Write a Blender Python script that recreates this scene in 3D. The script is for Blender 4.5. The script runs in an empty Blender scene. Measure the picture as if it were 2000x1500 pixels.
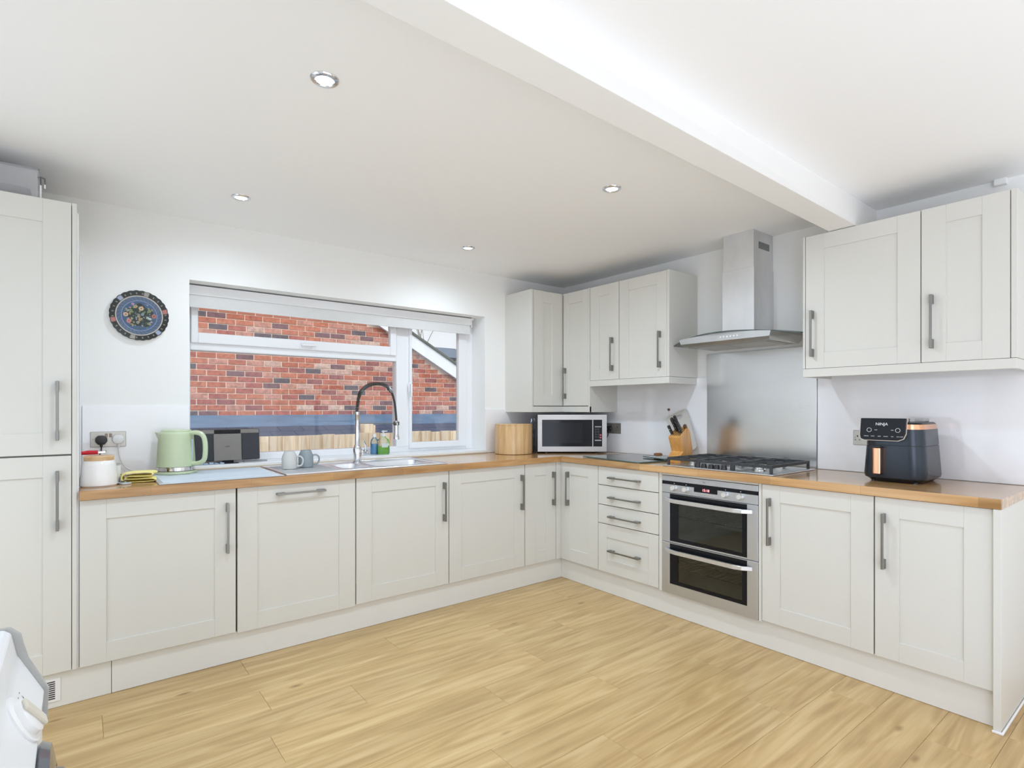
import bpy, bmesh, math, random
from mathutils import Vector, Matrix
random.seed(7)
S = bpy.context.scene
COL = S.collection
R = math.radians
PI = math.pi

# ------------------------------------------------------------------ camera
YAW = 0.6671; CAMH = 1.2633
cd = bpy.data.cameras.new('camera')
cd.sensor_width = 36.0; cd.lens = 1078.5 / 2000 * 36.0
cd.shift_y = (797.8 - 750) / 2000.0
cd.clip_start = 0.05; cd.clip_end = 200
cam = bpy.data.objects.new('camera', cd)
cam.location = (0, 0, CAMH); cam.rotation_euler = (PI / 2, 0, -YAW)
COL.objects.link(cam); S.camera = cam

# ------------------------------------------------------------------ world, light, exposure
S.view_settings.view_transform = 'Standard'
S.view_settings.look = 'None'
S.view_settings.exposure = 0.12
S.view_settings.gamma = 1.0
S.view_settings.use_curve_mapping = False
S.cycles.max_bounces = 14; S.cycles.diffuse_bounces = 8; S.cycles.glossy_bounces = 6; S.cycles.transparent_max_bounces = 16
W = bpy.data.worlds.new('sky'); S.world = W; W.use_nodes = True
nt = W.node_tree; nt.nodes.clear()
wo = nt.nodes.new('ShaderNodeOutputWorld'); wb = nt.nodes.new('ShaderNodeBackground')
tc = nt.nodes.new('ShaderNodeTexCoord'); sx = nt.nodes.new('ShaderNodeSeparateXYZ')
rp = nt.nodes.new('ShaderNodeValToRGB')
nz = nt.nodes.new('ShaderNodeTexNoise'); nz.inputs['Scale'].default_value = 3.0; nz.inputs['Detail'].default_value = 4
mx = nt.nodes.new('ShaderNodeMix'); mx.data_type = 'RGBA'; mx.inputs['Factor'].default_value = .25
rp.color_ramp.elements[0].position = 0.0; rp.color_ramp.elements[0].color = (.90, .93, .97, 1)
rp.color_ramp.elements[1].position = 0.7; rp.color_ramp.elements[1].color = (.68, .80, .97, 1)
nt.links.new(tc.outputs['Generated'], sx.inputs[0]); nt.links.new(sx.outputs['Z'], rp.inputs['Fac'])
nt.links.new(tc.outputs['Generated'], nz.inputs['Vector'])
nt.links.new(rp.outputs['Color'], mx.inputs['A']); nt.links.new(nz.outputs['Fac'], mx.inputs['B'])
nt.links.new(mx.outputs['Result'], wb.inputs['Color']); wb.inputs['Strength'].default_value = 1.15
nt.links.new(wb.outputs[0], wo.inputs[0])

def area(name, loc, size, rot, power, color=(1, 1, 1)):
    l = bpy.data.lights.new(name, 'AREA'); l.shape = 'RECTANGLE'; l.size, l.size_y = size
    l.energy = power; l.color = color
    o = bpy.data.objects.new(name, l); o.location = loc; o.rotation_euler = rot; COL.objects.link(o); return o
# daylight through the glazed openings behind the camera (garden doors and side window)
area('daylight_garden_doors', (1.45, -3.12, 1.15), (2.9, 2.0), (R(90), 0, 0), 8, (.88, .93, 1.0))
area('daylight_side_window', (-0.74, -1.5, 1.25), (2.0, 1.9), (R(90), 0, R(-90)), 36, (.76, .81, 1.0))
# added fill lamp at an invented opening in the left wall, brightening the ceiling
area('left_wall_fill', (-0.765, 2.15, 1.2), (1.3, 1.9), (R(90), 0, R(-90)), 5, (.64, .82, 1.0))
# added upward fill lamp near floor level behind the viewpoint, for a brighter ceiling
area('upward_fill', (1.0, -1.25, .03), (3.2, 3.0), (R(180), 0, 0), 45, (.51, .73, 1.0))
sl = bpy.data.lights.new('sun', 'SUN'); sl.energy = 2.3; sl.angle = R(40); sl.color = (1, .96, .9)
so = bpy.data.objects.new('sun', sl); so.rotation_euler = (R(48), 0, R(-12)); COL.objects.link(so)

# ------------------------------------------------------------------ materials
MATS = {}
def mat(name, col, rough=.5, metal=0.0, var=.04, scale=30, bump=0.0, bscale=60, stretch=None, coat=0.0, **kw):
    if name in MATS: return MATS[name]
    m = bpy.data.materials.new(name); m.use_nodes = True; MATS[name] = m
    t = m.node_tree; b = t.nodes['Principled BSDF']
    b.inputs['Roughness'].default_value = rough; b.inputs['Metallic'].default_value = metal
    b.inputs['Coat Weight'].default_value = coat; b.inputs['Coat Roughness'].default_value = .08
    tcn = t.nodes.new('ShaderNodeTexCoord'); mp = t.nodes.new('ShaderNodeMapping')
    t.links.new(tcn.outputs['Object'], mp.inputs[0])
    if stretch: mp.inputs['Scale'].default_value = stretch
    n = t.nodes.new('ShaderNodeTexNoise'); n.inputs['Scale'].default_value = scale; n.inputs['Detail'].default_value = 3
    t.links.new(mp.outputs[0], n.inputs['Vector'])
    mxx = t.nodes.new('ShaderNodeMix'); mxx.data_type = 'RGBA'
    mxx.inputs['A'].default_value = (*[c * (1 - var) for c in col], 1)
    mxx.inputs['B'].default_value = (*[min(1, c * (1 + var)) for c in col], 1)
    t.links.new(n.outputs['Fac'], mxx.inputs['Factor']); t.links.new(mxx.outputs['Result'], b.inputs['Base Color'])
    if bump:
        n2 = t.nodes.new('ShaderNodeTexNoise'); n2.inputs['Scale'].default_value = bscale; n2.inputs['Detail'].default_value = 4
        t.links.new(mp.outputs[0], n2.inputs['Vector'])
        bp = t.nodes.new('ShaderNodeBump'); bp.inputs['Strength'].default_value = bump; bp.inputs['Distance'].default_value = .002
        t.links.new(n2.outputs['Fac'], bp.inputs['Height']); t.links.new(bp.outputs[0], b.inputs['Normal'])
    for k, v in kw.items():
        k = k.replace('_', ' ')
        b.inputs[k].default_value = v
    return m
def emis(name, col, st):
    m = mat(name, (.8, .8, .8)); b = m.node_tree.nodes['Principled BSDF']
    b.inputs['Emission Color'].default_value = (*col, 1); b.inputs['Emission Strength'].default_value = st; return m
def glassy(name, tint=(1, 1, 1), rough=0.0, refl=1.0):
    """clear sheet: fresnel mix of see-through and mirror, with a slight tint"""
    m = bpy.data.materials.new(name); m.use_nodes = True; MATS[name] = m; t = m.node_tree
    t.nodes.clear(); o = t.nodes.new('ShaderNodeOutputMaterial'); mixn = t.nodes.new('ShaderNodeMixShader')
    tr = t.nodes.new('ShaderNodeBsdfTransparent'); gl = t.nodes.new('ShaderNodeBsdfGlossy'); fr = t.nodes.new('ShaderNodeFresnel')
    fr.inputs['IOR'].default_value = 1.45; gl.inputs['Roughness'].default_value = rough
    gl.inputs['Color'].default_value = (refl, refl, refl, 1)
    n = t.nodes.new('ShaderNodeTexNoise'); n.inputs['Scale'].default_value = 8
    c = t.nodes.new('ShaderNodeMix'); c.data_type = 'RGBA'
    c.inputs['A'].default_value = (*tint, 1); c.inputs['B'].default_value = (*[x * .97 for x in tint], 1)
    t.links.new(n.outputs['Fac'], c.inputs['Factor']); t.links.new(c.outputs['Result'], tr.inputs[0])
    t.links.new(fr.outputs[0], mixn.inputs[0]); t.links.new(tr.outputs[0], mixn.inputs[1]); t.links.new(gl.outputs[0], mixn.inputs[2])
    t.links.new(mixn.outputs[0], o.inputs[0]); return m

def wood(name, c1, c2, c3, along='X', rough=.4, staves=None, coat=0.0, grain=1.0, rnd=0.0, knots=False):
    """oak-like grain stretched along an axis; staves=(length,width) adds glued blocks; rnd = shift per object"""
    m = bpy.data.materials.new(name); m.use_nodes = True; MATS[name] = m; t = m.node_tree; L = t.links.new
    b = t.nodes['Principled BSDF']; b.inputs['Roughness'].default_value = rough
    b.inputs['Coat Weight'].default_value = coat; b.inputs['Coat Roughness'].default_value = .12
    tcn = t.nodes.new('ShaderNodeTexCoord'); mp = t.nodes.new('ShaderNodeMapping')
    if along == 'Y': mp.inputs['Rotation'].default_value = (0, 0, R(90))
    if along == 'Z': mp.inputs['Rotation'].default_value = (0, R(90), 0)
    L(tcn.outputs['Object'], mp.inputs[0]); vec = mp.outputs[0]
    if rnd:
        oi = t.nodes.new('ShaderNodeObjectInfo'); mm = t.nodes.new('ShaderNodeVectorMath'); mm.operation = 'SCALE'
        mm.inputs[0].default_value = (13, 7, 3); L(oi.outputs['Random'], mm.inputs['Scale'])
        ad = t.nodes.new('ShaderNodeVectorMath'); ad.operation = 'ADD'; L(vec, ad.inputs[0]); L(mm.outputs[0], ad.inputs[1]); vec = ad.outputs[0]
    s1 = t.nodes.new('ShaderNodeMapping'); s1.inputs['Scale'].default_value = (1.2, 22, 22); L(vec, s1.inputs[0])
    n1 = t.nodes.new('ShaderNodeTexNoise'); n1.inputs['Scale'].default_value = 1.6; n1.inputs['Detail'].default_value = 6; n1.inputs['Distortion'].default_value = .4; L(s1.outputs[0], n1.inputs['Vector'])
    s2 = t.nodes.new('ShaderNodeMapping'); s2.inputs['Scale'].default_value = (.8, 7, 7); L(vec, s2.inputs[0])
    wv = t.nodes.new('ShaderNodeTexNoise'); wv.inputs['Scale'].default_value = 1.3; wv.inputs['Detail'].default_value = 1.5; wv.inputs['Distortion'].default_value = 1.2; L(s2.outputs[0], wv.inputs['Vector'])
    # rings: repeat the soft field to get cathedral lines
    ml = t.nodes.new('ShaderNodeMath'); ml.operation = 'MULTIPLY'; ml.inputs[1].default_value = 26; L(wv.outputs['Fac'], ml.inputs[0])
    sn = t.nodes.new('ShaderNodeMath'); sn.operation = 'SINE'; L(ml.outputs[0], sn.inputs[0])
    mr = t.nodes.new('ShaderNodeMapRange'); mr.inputs['From Min'].default_value = -1; L(sn.outputs[0], mr.inputs['Value'])
    mxf = t.nodes.new('ShaderNodeMix'); mxf.data_type = 'FLOAT'; mxf.inputs['Factor'].default_value = .16 * grain
    L(n1.outputs['Fac'], mxf.inputs['A']); L(mr.outputs[0], mxf.inputs['B'])
    ramp = t.nodes.new('ShaderNodeValToRGB'); e = ramp.color_ramp.elements
    e[0].position = .28; e[0].color = (*c1, 1); e[1].position = .72; e[1].color = (*c3, 1); k = e.new(.5); k.color = (*c2, 1)
    L(mxf.outputs['Result'], ramp.inputs['Fac']); colo = ramp.outputs['Color']
    if rnd or staves:
        hv = t.nodes.new('ShaderNodeHueSaturation'); L(colo, hv.inputs['Color'])
        if staves:
            bk = t.nodes.new('ShaderNodeTexBrick'); bk.inputs['Scale'].default_value = 1
            bk.inputs['Brick Width'].default_value = staves[0]; bk.inputs['Row Height'].default_value = staves[1]
            bk.inputs['Mortar Size'].default_value = .0006; bk.inputs['Mortar Smooth'].default_value = .5; bk.inputs['Bias'].default_value = 0
            bk.inputs['Color1'].default_value = (.80, .80, .80, 1); bk.inputs['Color2'].default_value = (1.12, 1.12, 1.12, 1); bk.inputs['Mortar'].default_value = (.6, .6, .6, 1)
            bk.offset = .37; L(mp.outputs[0], bk.inputs['Vector'])
            sp = t.nodes.new('ShaderNodeSeparateColor'); L(bk.outputs['Color'], sp.inputs[0]); L(sp.outputs[0], hv.inputs['Value'])
        else:
            mr2 = t.nodes.new('ShaderNodeMapRange'); mr2.inputs['To Min'].default_value = 1 - rnd; mr2.inputs['To Max'].default_value = 1 + rnd
            L(oi.outputs['Random'], mr2.inputs['Value']); L(mr2.outputs[0], hv.inputs['Value'])
        colo = hv.outputs['Color']
    if knots:
        s3 = t.nodes.new('ShaderNodeMapping'); s3.inputs['Scale'].default_value = (2.2, 6.0, 1); L(vec, s3.inputs[0])
        vo = t.nodes.new('ShaderNodeTexVoronoi'); vo.inputs['Scale'].default_value = .9; L(s3.outputs[0], vo.inputs['Vector'])
        kr = t.nodes.new('ShaderNodeValToRGB'); kr.color_ramp.elements[0].position = .02; kr.color_ramp.elements[0].color = (.35, .24, .13, 1)
        kr.color_ramp.elements[1].position = .085; kr.color_ramp.elements[1].color = (1, 1, 1, 1); L(vo.outputs['Distance'], kr.inputs['Fac'])
        mk = t.nodes.new('ShaderNodeMix'); mk.data_type = 'RGBA'; mk.blend_type = 'MULTIPLY'; mk.inputs['Factor'].default_value = .75
        L(colo, mk.inputs['A']); L(kr.outputs['Color'], mk.inputs['B']); colo = mk.outputs['Result']
    L(colo, b.inputs['Base Color'])
    bp = t.nodes.new('ShaderNodeBump'); bp.inputs['Strength'].default_value = .12; bp.inputs['Distance'].default_value = .001
    L(mxf.outputs['Result'], bp.inputs['Height']); L(bp.outputs[0], b.inputs['Normal'])
    return m

PAINT = mat('cabinet_paint', (.67, .66, .615), .42, var=.015, scale=8, bump=.05, bscale=300, stretch=(1, 1, .15))
WALL = mat('wall_paint', (.86, .86, .845), .8, var=.012, scale=3, bump=.05, bscale=200)
CEIL = mat('ceiling_paint', (.93, .93, .93), .9, var=.01, scale=3)
BEAMM = mat('beam_paint', (.88, .875, .86), .85, var=.01, scale=3)
PLINTH = mat('plinth_paint', (.74, .73, .69), .45, var=.02, scale=8)
UPVC = mat('white_upvc', (.84, .85, .87), .25, var=.01, scale=5)
PANEL = mat('gloss_white_panel', (.88, .88, .90), .06, var=.01, scale=4, coat=.6)
STEEL = mat('brushed_steel', (.68, .69, .70), .38, 1.0, var=.10, scale=14, stretch=(1, 1, .12), bump=.06, bscale=140)
STEELD = mat('stained_steel', (.76, .76, .77), .42, 1.0, var=.18, scale=7, stretch=(1, 1, .5), bump=.05, bscale=120)
SPLASH = mat('splash_steel', (.82, .83, .84), .24, 1.0, var=.08, scale=3.5, stretch=(1, 1, 2.2), bump=.10, bscale=7)
CHROME = mat('chrome', (.72, .72, .74), .10, 1.0, var=.02)
HANDLE = mat('satin_nickel', (.27, .265, .25), .32, 1.0, var=.05, scale=40)
OVST = mat('oven_steel', (.60, .63, .68), .42, 1.0, var=.07, scale=10, stretch=(1, 1, .15), bump=.05, bscale=140)
BLACKG = mat('black_glass', (.010, .011, .014), .06, var=.1, Specular_IOR_Level=.2)
BLACKP = mat('black_plastic', (.022, .022, .024), .35, var=.15)
IRON = mat('cast_iron', (.035, .038, .042), .5, var=.2, bump=.2, bscale=250)
WHITEP = mat('white_plastic', (.82, .82, .82), .3, var=.01)
APPL = mat('appliance_white', (.80, .81, .83), .28, var=.01)
GREYP = mat('grey_plastic', (.42, .42, .41), .35, var=.04)
DECKM = mat('dark_deck', (.08, .08, .075), .8)  # plain dark board colour of the lean-to roof deck
FLOORM = wood('floor_oak', (.42, .272, .115), (.52, .35, .155), (.62, .45, .225), 'X', .32, rnd=.045, knots=True, grain=1.1)
TOPX = wood('worktop_oak_long', (.33, .165, .055), (.46, .25, .095), (.58, .345, .15), 'X', .16, staves=(.42, .04), coat=.35)
TOPY = wood('worktop_oak_short', (.38, .20, .075), (.52, .30, .125), (.64, .40, .19), 'Y', .16, staves=(.42, .04), coat=.35)
BAMBOO = wood('bamboo', (.52, .32, .13), (.64, .42, .20), (.72, .50, .27), 'Z', .3, coat=.2)
BEECH = wood('beech', (.50, .23, .05), (.62, .31, .085), (.70, .38, .13), 'Z', .35)
PINE = wood('fence_pine', (.60, .46, .31), (.80, .66, .48), (.90, .79, .62), 'Z', .8, rnd=.10, knots=True)
GLASS = glassy('window_glass', (.985, .99, .99), 0, .75)
HOODG = glassy('hood_glass', (.62, .66, .64), 0, .9)
BOARDG = glassy('board_glass', (.72, .84, .82), .02, 1.0)
OVENG = glassy('oven_glass', (.82, .83, .81), .02, .8)

# ------------------------------------------------------------------ mesh helpers
class B:
    def __init__(s): s.bm = bmesh.new(); s.mi = 0
    def _fin(s, vs, bev, seg=1):
        if bev:
            es = list({e for v in vs for e in v.link_edges})
            r = bmesh.ops.bevel(s.bm, geom=es, offset=bev, segments=seg, profile=.5, affect='EDGES', clamp_overlap=True)
    def box(s, x0, x1, y0, y1, z0, z1, bev=0, seg=1, mi=0, m=None):
        x0, x1 = sorted((x0, x1)); y0, y1 = sorted((y0, y1)); z0, z1 = sorted((z0, z1))
        P = [(x0,y0,z0),(x1,y0,z0),(x1,y1,z0),(x0,y1,z0),(x0,y0,z1),(x1,y0,z1),(x1,y1,z1),(x0,y1,z1)]
        vs = [s.bm.verts.new(m @ Vector(p) if m else p) for p in P]
        for f in ((3,2,1,0),(4,5,6,7),(0,1,5,4),(1,2,6,5),(2,3,7,6),(3,0,4,7)):
            s.bm.faces.new([vs[i] for i in f]).material_index = mi
        s._fin(vs, bev, seg); return s
    def prism(s, poly, h0, h1, ax='Z', bev=0, seg=1, mi=0, m=None):
        """poly (a,b) extruded along ax: Z->(a,b,h) Y->(a,h,b) X->(h,a,b)"""
        def q(a, b, h):
            p = Vector({'Z': (a, b, h), 'Y': (a, h, b), 'X': (h, a, b)}[ax]); return m @ p if m else p
        A = [s.bm.verts.new(q(a, b, h0)) for a, b in poly]; C = [s.bm.verts.new(q(a, b, h1)) for a, b in poly]
        n = len(poly); fs = [s.bm.faces.new(A), s.bm.faces.new(C)]
        for i in range(n): fs.append(s.bm.faces.new((A[i], A[(i+1)%n], C[(i+1)%n], C[i])))
        for f in fs: f.material_index = mi
        s._fin(A + C, bev, seg); return s
    def lathe(s, prof, c=(0, 0, 0), n=32, ax='Z', mi=0, flute=0, fl=(0, 0), m=None):
        """prof list of (r, h)"""
        rings = []
        for r, h in prof:
            ring = []
            for i in range(n):
                a = 2 * PI * i / n; rr = r
                if flute and fl[0] <= h <= fl[1]: rr = r * (1 - .034 * (i % 2))
                x, y = rr * math.cos(a), rr * math.sin(a)
                p = {'Z': (x, y, h), 'X': (h, x, y), 'Y': (x, h, y)}[ax]
                p = Vector(p) + Vector(c)
                ring.append(s.bm.verts.new(m @ p if m else p))
            rings.append(ring)
        for a, b in zip(rings, rings[1:]):
            for i in range(n):
                try: s.bm.faces.new((a[i], a[(i+1)%n], b[(i+1)%n], b[i])).material_index = mi
                except ValueError: pass
        for r, ring in ((prof[0][0], rings[0]), (prof[-1][0], rings[-1])):
            if r > 1e-5:
                f = s.bm.faces.new(ring); f.material_index = mi
        return s
    def tube(s, pts, r, n=10, mi=0, closed=False, caps=True):
        pts = [Vector(p) for p in pts]; N = len(pts); rings = []
        rad = r if isinstance(r, (list, tuple)) else [r] * N
        up = None
        for i, p in enumerate(pts):
            d = (pts[(i+1) % N] - pts[i-1]) if closed else (pts[min(i+1, N-1)] - pts[max(i-1, 0)])
            d.normalize()
            if up is None: up = Vector((0, 0, 1)) if abs(d.z) < .9 else Vector((1, 0, 0))
            a = d.cross(up); a.normalize(); b = a.cross(d); up = b
            rings.append([s.bm.verts.new(p + (a * math.cos(2*PI*k/n) + b * math.sin(2*PI*k/n)) * rad[i]) for k in range(n)])
        for i in range(N if closed else N - 1):
            A, C = rings[i], rings[(i+1) % N]
            for k in range(n): s.bm.faces.new((A[k], A[(k+1)%n], C[(k+1)%n], C[k])).material_index = mi
        if caps and not closed:
            s.bm.faces.new(rings[0]).material_index = mi; s.bm.faces.new(rings[-1]).material_index = mi
        return s
    def ball(s, c, r, sc=(1, 1, 1), n=16, mi=0):
        return s.lathe([(r * math.sin(PI * i / 10) * sc[0] + 1e-6, r * -math.cos(PI * i / 10) * sc[2]) for i in range(11)], c, n, mi=mi)

ORG = {}
def link(o, parent=None):
    COL.objects.link(o)
    if parent is not None: o.parent = parent
    return o
def obj(name, b, m, parent=None, smooth=False, local=False, ang=35, kind=None, label=None):
    org = ORG.get(parent.name, Vector()) if (parent is not None and not local) else Vector()
    bm = b.bm
    bmesh.ops.remove_doubles(bm, verts=bm.verts, dist=1e-6)
    bmesh.ops.recalc_face_normals(bm, faces=bm.faces)
    if org.length: bmesh.ops.translate(bm, verts=bm.verts, vec=-org)
    if smooth:
        for f in bm.faces: f.smooth = True
        for e in bm.edges:
            if len(e.link_faces) == 2 and e.calc_face_angle(0) > R(ang): e.smooth = False
    me = bpy.data.meshes.new(name); bm.to_mesh(me); bm.free()
    for x in (m if isinstance(m, (list, tuple)) else [m]): me.materials.append(x)
    o = bpy.data.objects.new(name, me); link(o, parent)
    ORG[o.name] = org.copy()
    if kind: o['kind'] = kind
    if label: o['label'] = label
    return o
def thing(name, label, cat, loc=(0, 0, 0), rz=0, group=None, kind=None):
    o = bpy.data.objects.new(name, None); o.empty_display_size = .05; COL.objects.link(o)
    o.location = loc; o.rotation_euler = (0, 0, rz); o['label'] = label; o['category'] = cat
    if group: o['group'] = group
    if kind: o['kind'] = kind
    ORG[o.name] = Vector(loc); return o
def tag(o, label, cat, group=None, kind=None):
    o['label'] = label; o['category'] = cat
    if group: o['group'] = group
    if kind: o['kind'] = kind
    return o
def recenter(o, loc):
    loc = Vector(loc); o.data.transform(Matrix.Translation(-loc)); o.location = loc; ORG[o.name] = loc; return o
def text(name, body, size, m, parent, mtx, depth=.0006):
    c = bpy.data.curves.new(name, 'FONT'); c.body = body; c.size = size; c.extrude = depth; c.align_x = 'CENTER'; c.align_y = 'CENTER'; c.resolution_u = 3
    t = bpy.data.objects.new('tmp', c); COL.objects.link(t)
    dg = bpy.context.evaluated_depsgraph_get(); me = bpy.data.meshes.new_from_object(t.evaluated_get(dg))
    bpy.data.objects.remove(t); bpy.data.curves.remove(c)
    me.name = name; me.transform(mtx); me.transform(Matrix.Translation(-ORG.get(parent.name, Vector())))
    me.materials.clear(); me.materials.append(m)
    o = bpy.data.objects.new(name, me); link(o, parent); return o

# key planes
YD, XD = 3.0023, 2.8241      # base door faces
YP, XP = 3.0235, 2.8531      # plinth faces
YW, XW = 3.583, 3.4035       # walls
ZC = 2.3345                  # ceiling
YU, XU = 3.25, 3.08          # wall-cabinet door faces
YB = -3.2; XL = -.78         # rear and left walls

# ------------------------------------------------------------------ the setting
b = B()
for x0, x1, z0, z1 in ((XL - .1, .499, -.05, 2.45), (2.548, XW + .15, -.05, 2.45), (.499, 2.548, -.05, .917), (.499, 2.548, 1.993, 2.45)):
    b.box(x0, x1, YW, 3.84, z0, z1)
w = obj('wall_back', b, WALL); tag(w, 'off white wall with the wide kitchen window in it', 'wall', kind='structure')
b = B(); b.box(XW, XW + .12, YB, YW, -.05, 2.45)
tag(obj('wall_right', b, WALL), 'off white wall behind the hob and extractor', 'wall', kind='structure')
b = B(); 
for y0, y1, z0, z1 in ((YB, -2.5, -.05, 2.45), (-.5, 1.5, -.05, 2.45), (2.8, YW, -.05, 2.45), (1.5, 2.8, 2.15, 2.45), (-2.5, -.5, -.05, .3), (-2.5, -.5, 2.15, 2.45)): b.box(XL - .12, XL, y0, y1, z0, z1)  # opening beside the tall cupboard is added for the left fill lamp
tag(obj('wall_left', b, WALL), 'left wall behind the tall cupboard', 'wall', kind='structure')
b = B()
for x0, x1, z0, z1 in ((XL, 0, -.05, 2.45), (2.9, XW, -.05, 2.45), (0, 2.9, 2.15, 2.45)): b.box(x0, x1, YB - .12, YB, z0, z1)
tag(obj('wall_front', b, WALL), 'wall with garden doors behind the viewpoint', 'wall', kind='structure')
ce = B(); ce.box(XL - .1, XW + .12, YB - .12, YW + .25, ZC, ZC + .12)
ceil = obj('ceiling', ce, CEIL); tag(ceil, 'smooth white ceiling with four downlights', 'ceiling', kind='structure')
b = B()
def yl(p, q, x): return p[1] + (q[1] - p[1]) * (x - p[0]) / (q[0] - p[0])
nb, fb, nt_ = ((.3, 1.072), (3.4, 1.121)), ((.3, 1.19), (3.4, 1.247)), ((.3, 1.105), (3.4, 1.129))
V = []
for x in (XL, XW):
    V += [Vector((x, yl(*nb, x), 2.188)), Vector((x, yl(*fb, x), 2.188)), Vector((x, yl(*fb, x), ZC + .01)), Vector((x, yl(*nt_, x), ZC + .01))]
vs = [b.bm.verts.new(v) for v in V]
for f in ((0,1,2,3),(7,6,5,4),(0,4,5,1),(1,5,6,2),(2,6,7,3),(3,7,4,0)): b.bm.faces.new([vs[i] for i in f])
obj('ceiling_beam', b, BEAMM, ceil)
# floor with planks
b = B(); b.box(XL - .1, XW + .12, YB - .12, YW + .25, -.06, -.009)
flo = obj('floor', b, mat('underlay', (.28, .19, .11), .9)); tag(flo, 'pale oak plank floor', 'floor', kind='structure')
PWID, PLEN = .1955, 1.25
starts = {7: .585 , 8: .98, 9: .64, 10: .08, 11: .642, 4: 1.205, 5: 1.92, 3: .35, 2: 1.05, 1: .15, 0: .75, 6: .2, 12: .3, -1: 1.3}
plank_meshes = {}
def plank(x0, x1, y0, y1):
    g = .0004
    L_ = round(x1 - x0, 3)
    if L_ not in plank_meshes:
        pb = B(); pb.box(g, L_ - g, g, PWID - g, -.009, 0, bev=.0007)
        o = obj('floor_plank', pb, FLOORM, flo); o.location = (x0, y0, 0); plank_meshes[L_] = o
    else:
        o = plank_meshes[L_].copy(); COL.objects.link(o); o.parent = flo; o.location = (x0, y0, 0)
    return o
for k in range(-20, 16):
    y0 = .681 + PWID * k
    if y0 < YB - .05 or y0 > 3.5: continue
    j = starts.get(k, (k * .47) % 1.25)
    while j > XL: j -= PLEN
    xs = [XL]; j += PLEN
    while j < XW: xs.append(j); j += PLEN
    xs.append(XW)
    for a, c in zip(xs, xs[1:]):
        if c - a > .03: plank(a, c, y0, y0 + PWID)
# small white pieces of trim
b = B(); b.box(-.0005, .0062, 3.012, YW, .15, 2.10); b.box(.008, .016, 3.56, YW, .912, 2.04, bev=.001)
tag(obj('trim_1', b, UPVC), 'narrow white upright strip between tall cupboard and wall', 'trim', kind='structure')
b = B(); b.box(XW - .03, XW, .590, .637, 2.305, ZC, bev=.003)
tag(obj('trim_2', b, BEAMM), 'small white boxed trunking under the ceiling above the right cupboards', 'trim', kind='structure')
b = B(); b.box(.499, 2.548, 3.566, 3.78, .917, .937, bev=.004, seg=2)
tag(obj('trim_3', b, UPVC), 'white window sill board behind the sink', 'window sill', kind='structure')
b = B(); b.box(.40, 2.56, 3.555, YW, .911, .922, bev=.002)
tag(obj('trim_4', b, mat('sealant_strip', (.62, .56, .47), .5)), 'beige upstand strip between worktop and window sill', 'trim', kind='structure')
b = B(); b.box(XL + .0, XL + .015, YB, .6, 0, .12, bev=.003)
tag(obj('baseboard_left', b, UPVC), 'white skirting board along the left wall', 'skirting', kind='structure')

# glossy wall panels behind the worktops
def panel(label, args, bev=.0015):
    b = B(); b.box(*args, bev=bev); tag(obj('splashback_panel', b, PANEL), label, 'splashback')
panel('glossy white splashback left of the window behind the kettle', (.02, .497, YW - .008, YW, .912, 1.277))
panel('glossy white splashback in the corner right of the window behind the bread bin', (2.549, 3.394, YW - .008, YW, .912, 1.258))
panel('glossy white splashback behind the microwave and knife block', (XW - .009, XW - .001, 2.148, YW - .010, .912, 1.478))
panel('glossy white splashback behind the air fryer', (XW - .009, XW - .001, .505, 1.429, .912, 1.478))
b = B(); b.box(XW - .014, XW - .001, 1.431, 2.146, .912, 1.632, bev=.001)
tag(obj('steel_splashback', b, SPLASH), 'brushed steel splashback sheet on the wall behind the hob', 'splashback')

# ------------------------------------------------------------------ window
win = thing('window_1', 'white framed kitchen window with a top opening light and a side casement', 'window', (1.5, 3.76, .937), kind='structure')
b = B(); Y0, Y1 = 3.765, 3.835
b.box(.499, .529, Y0, Y1, .937, 1.993, bev=.003); b.box(2.484, 2.548, Y0, Y1, .937, 1.993, bev=.003)
b.box(.529, 2.484, Y0, Y1, .937, .982, bev=.003); b.box(.529, 2.484, Y0, Y1, 1.93, 1.993, bev=.003)
obj('window_frame', b, UPVC, win)
b = B(); b.box(1.868, 1.972, Y0 - .004, Y1, .975, 1.94, bev=.006, seg=2); obj('mullion', b, UPVC, win)
b = B(); b.box(.529, 1.868, Y0 - .002, Y1, 1.612, 1.66, bev=.006, seg=2); obj('transom', b, UPVC, win)
def sash(x0, x1, z0, z1, gx0, gx1, gz0, gz1):
    b = B(); ya, yb = 3.745, 3.79
    b.box(x0, gx0, ya, yb, z0, z1, bev=.005, seg=2); b.box(gx1, x1, ya, yb, z0, z1, bev=.005, seg=2)
    b.box(gx0 - .001, gx1 + .001, ya, yb, z0, gz0, bev=.005, seg=2); b.box(gx0 - .001, gx1 + .001, ya, yb, gz1, z1, bev=.005, seg=2)
    s = obj('sash', b, UPVC, win)
    b = B(); b.box(gx0 - .003, gx1 + .003, 3.776, 3.782, gz0 - .003, gz1 + .003); obj('pane', b, GLASS, s); return s
s1 = sash(.531, 1.862, 1.655, 1.965, .568, 1.812, 1.718, 1.93)
s2 = sash(1.968, 2.482, .962, 1.965, 1.990, 2.408, 1.008, 1.93)
b = B(); b.box(.52, 1.875, 3.795, 3.801, .975, 1.618); obj('pane', b, GLASS, win)
b = B(); b.box(1.17, 1.24, 3.735, 3.747, 1.668, 1.70, bev=.003); b.box(1.165, 1.26, 3.718, 3.732, 1.678, 1.692, bev=.004, seg=2); b.box(1.195, 1.215, 3.728, 3.74, 1.676, 1.694)
obj('sash_handle', b, UPVC, s1, True)
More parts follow.
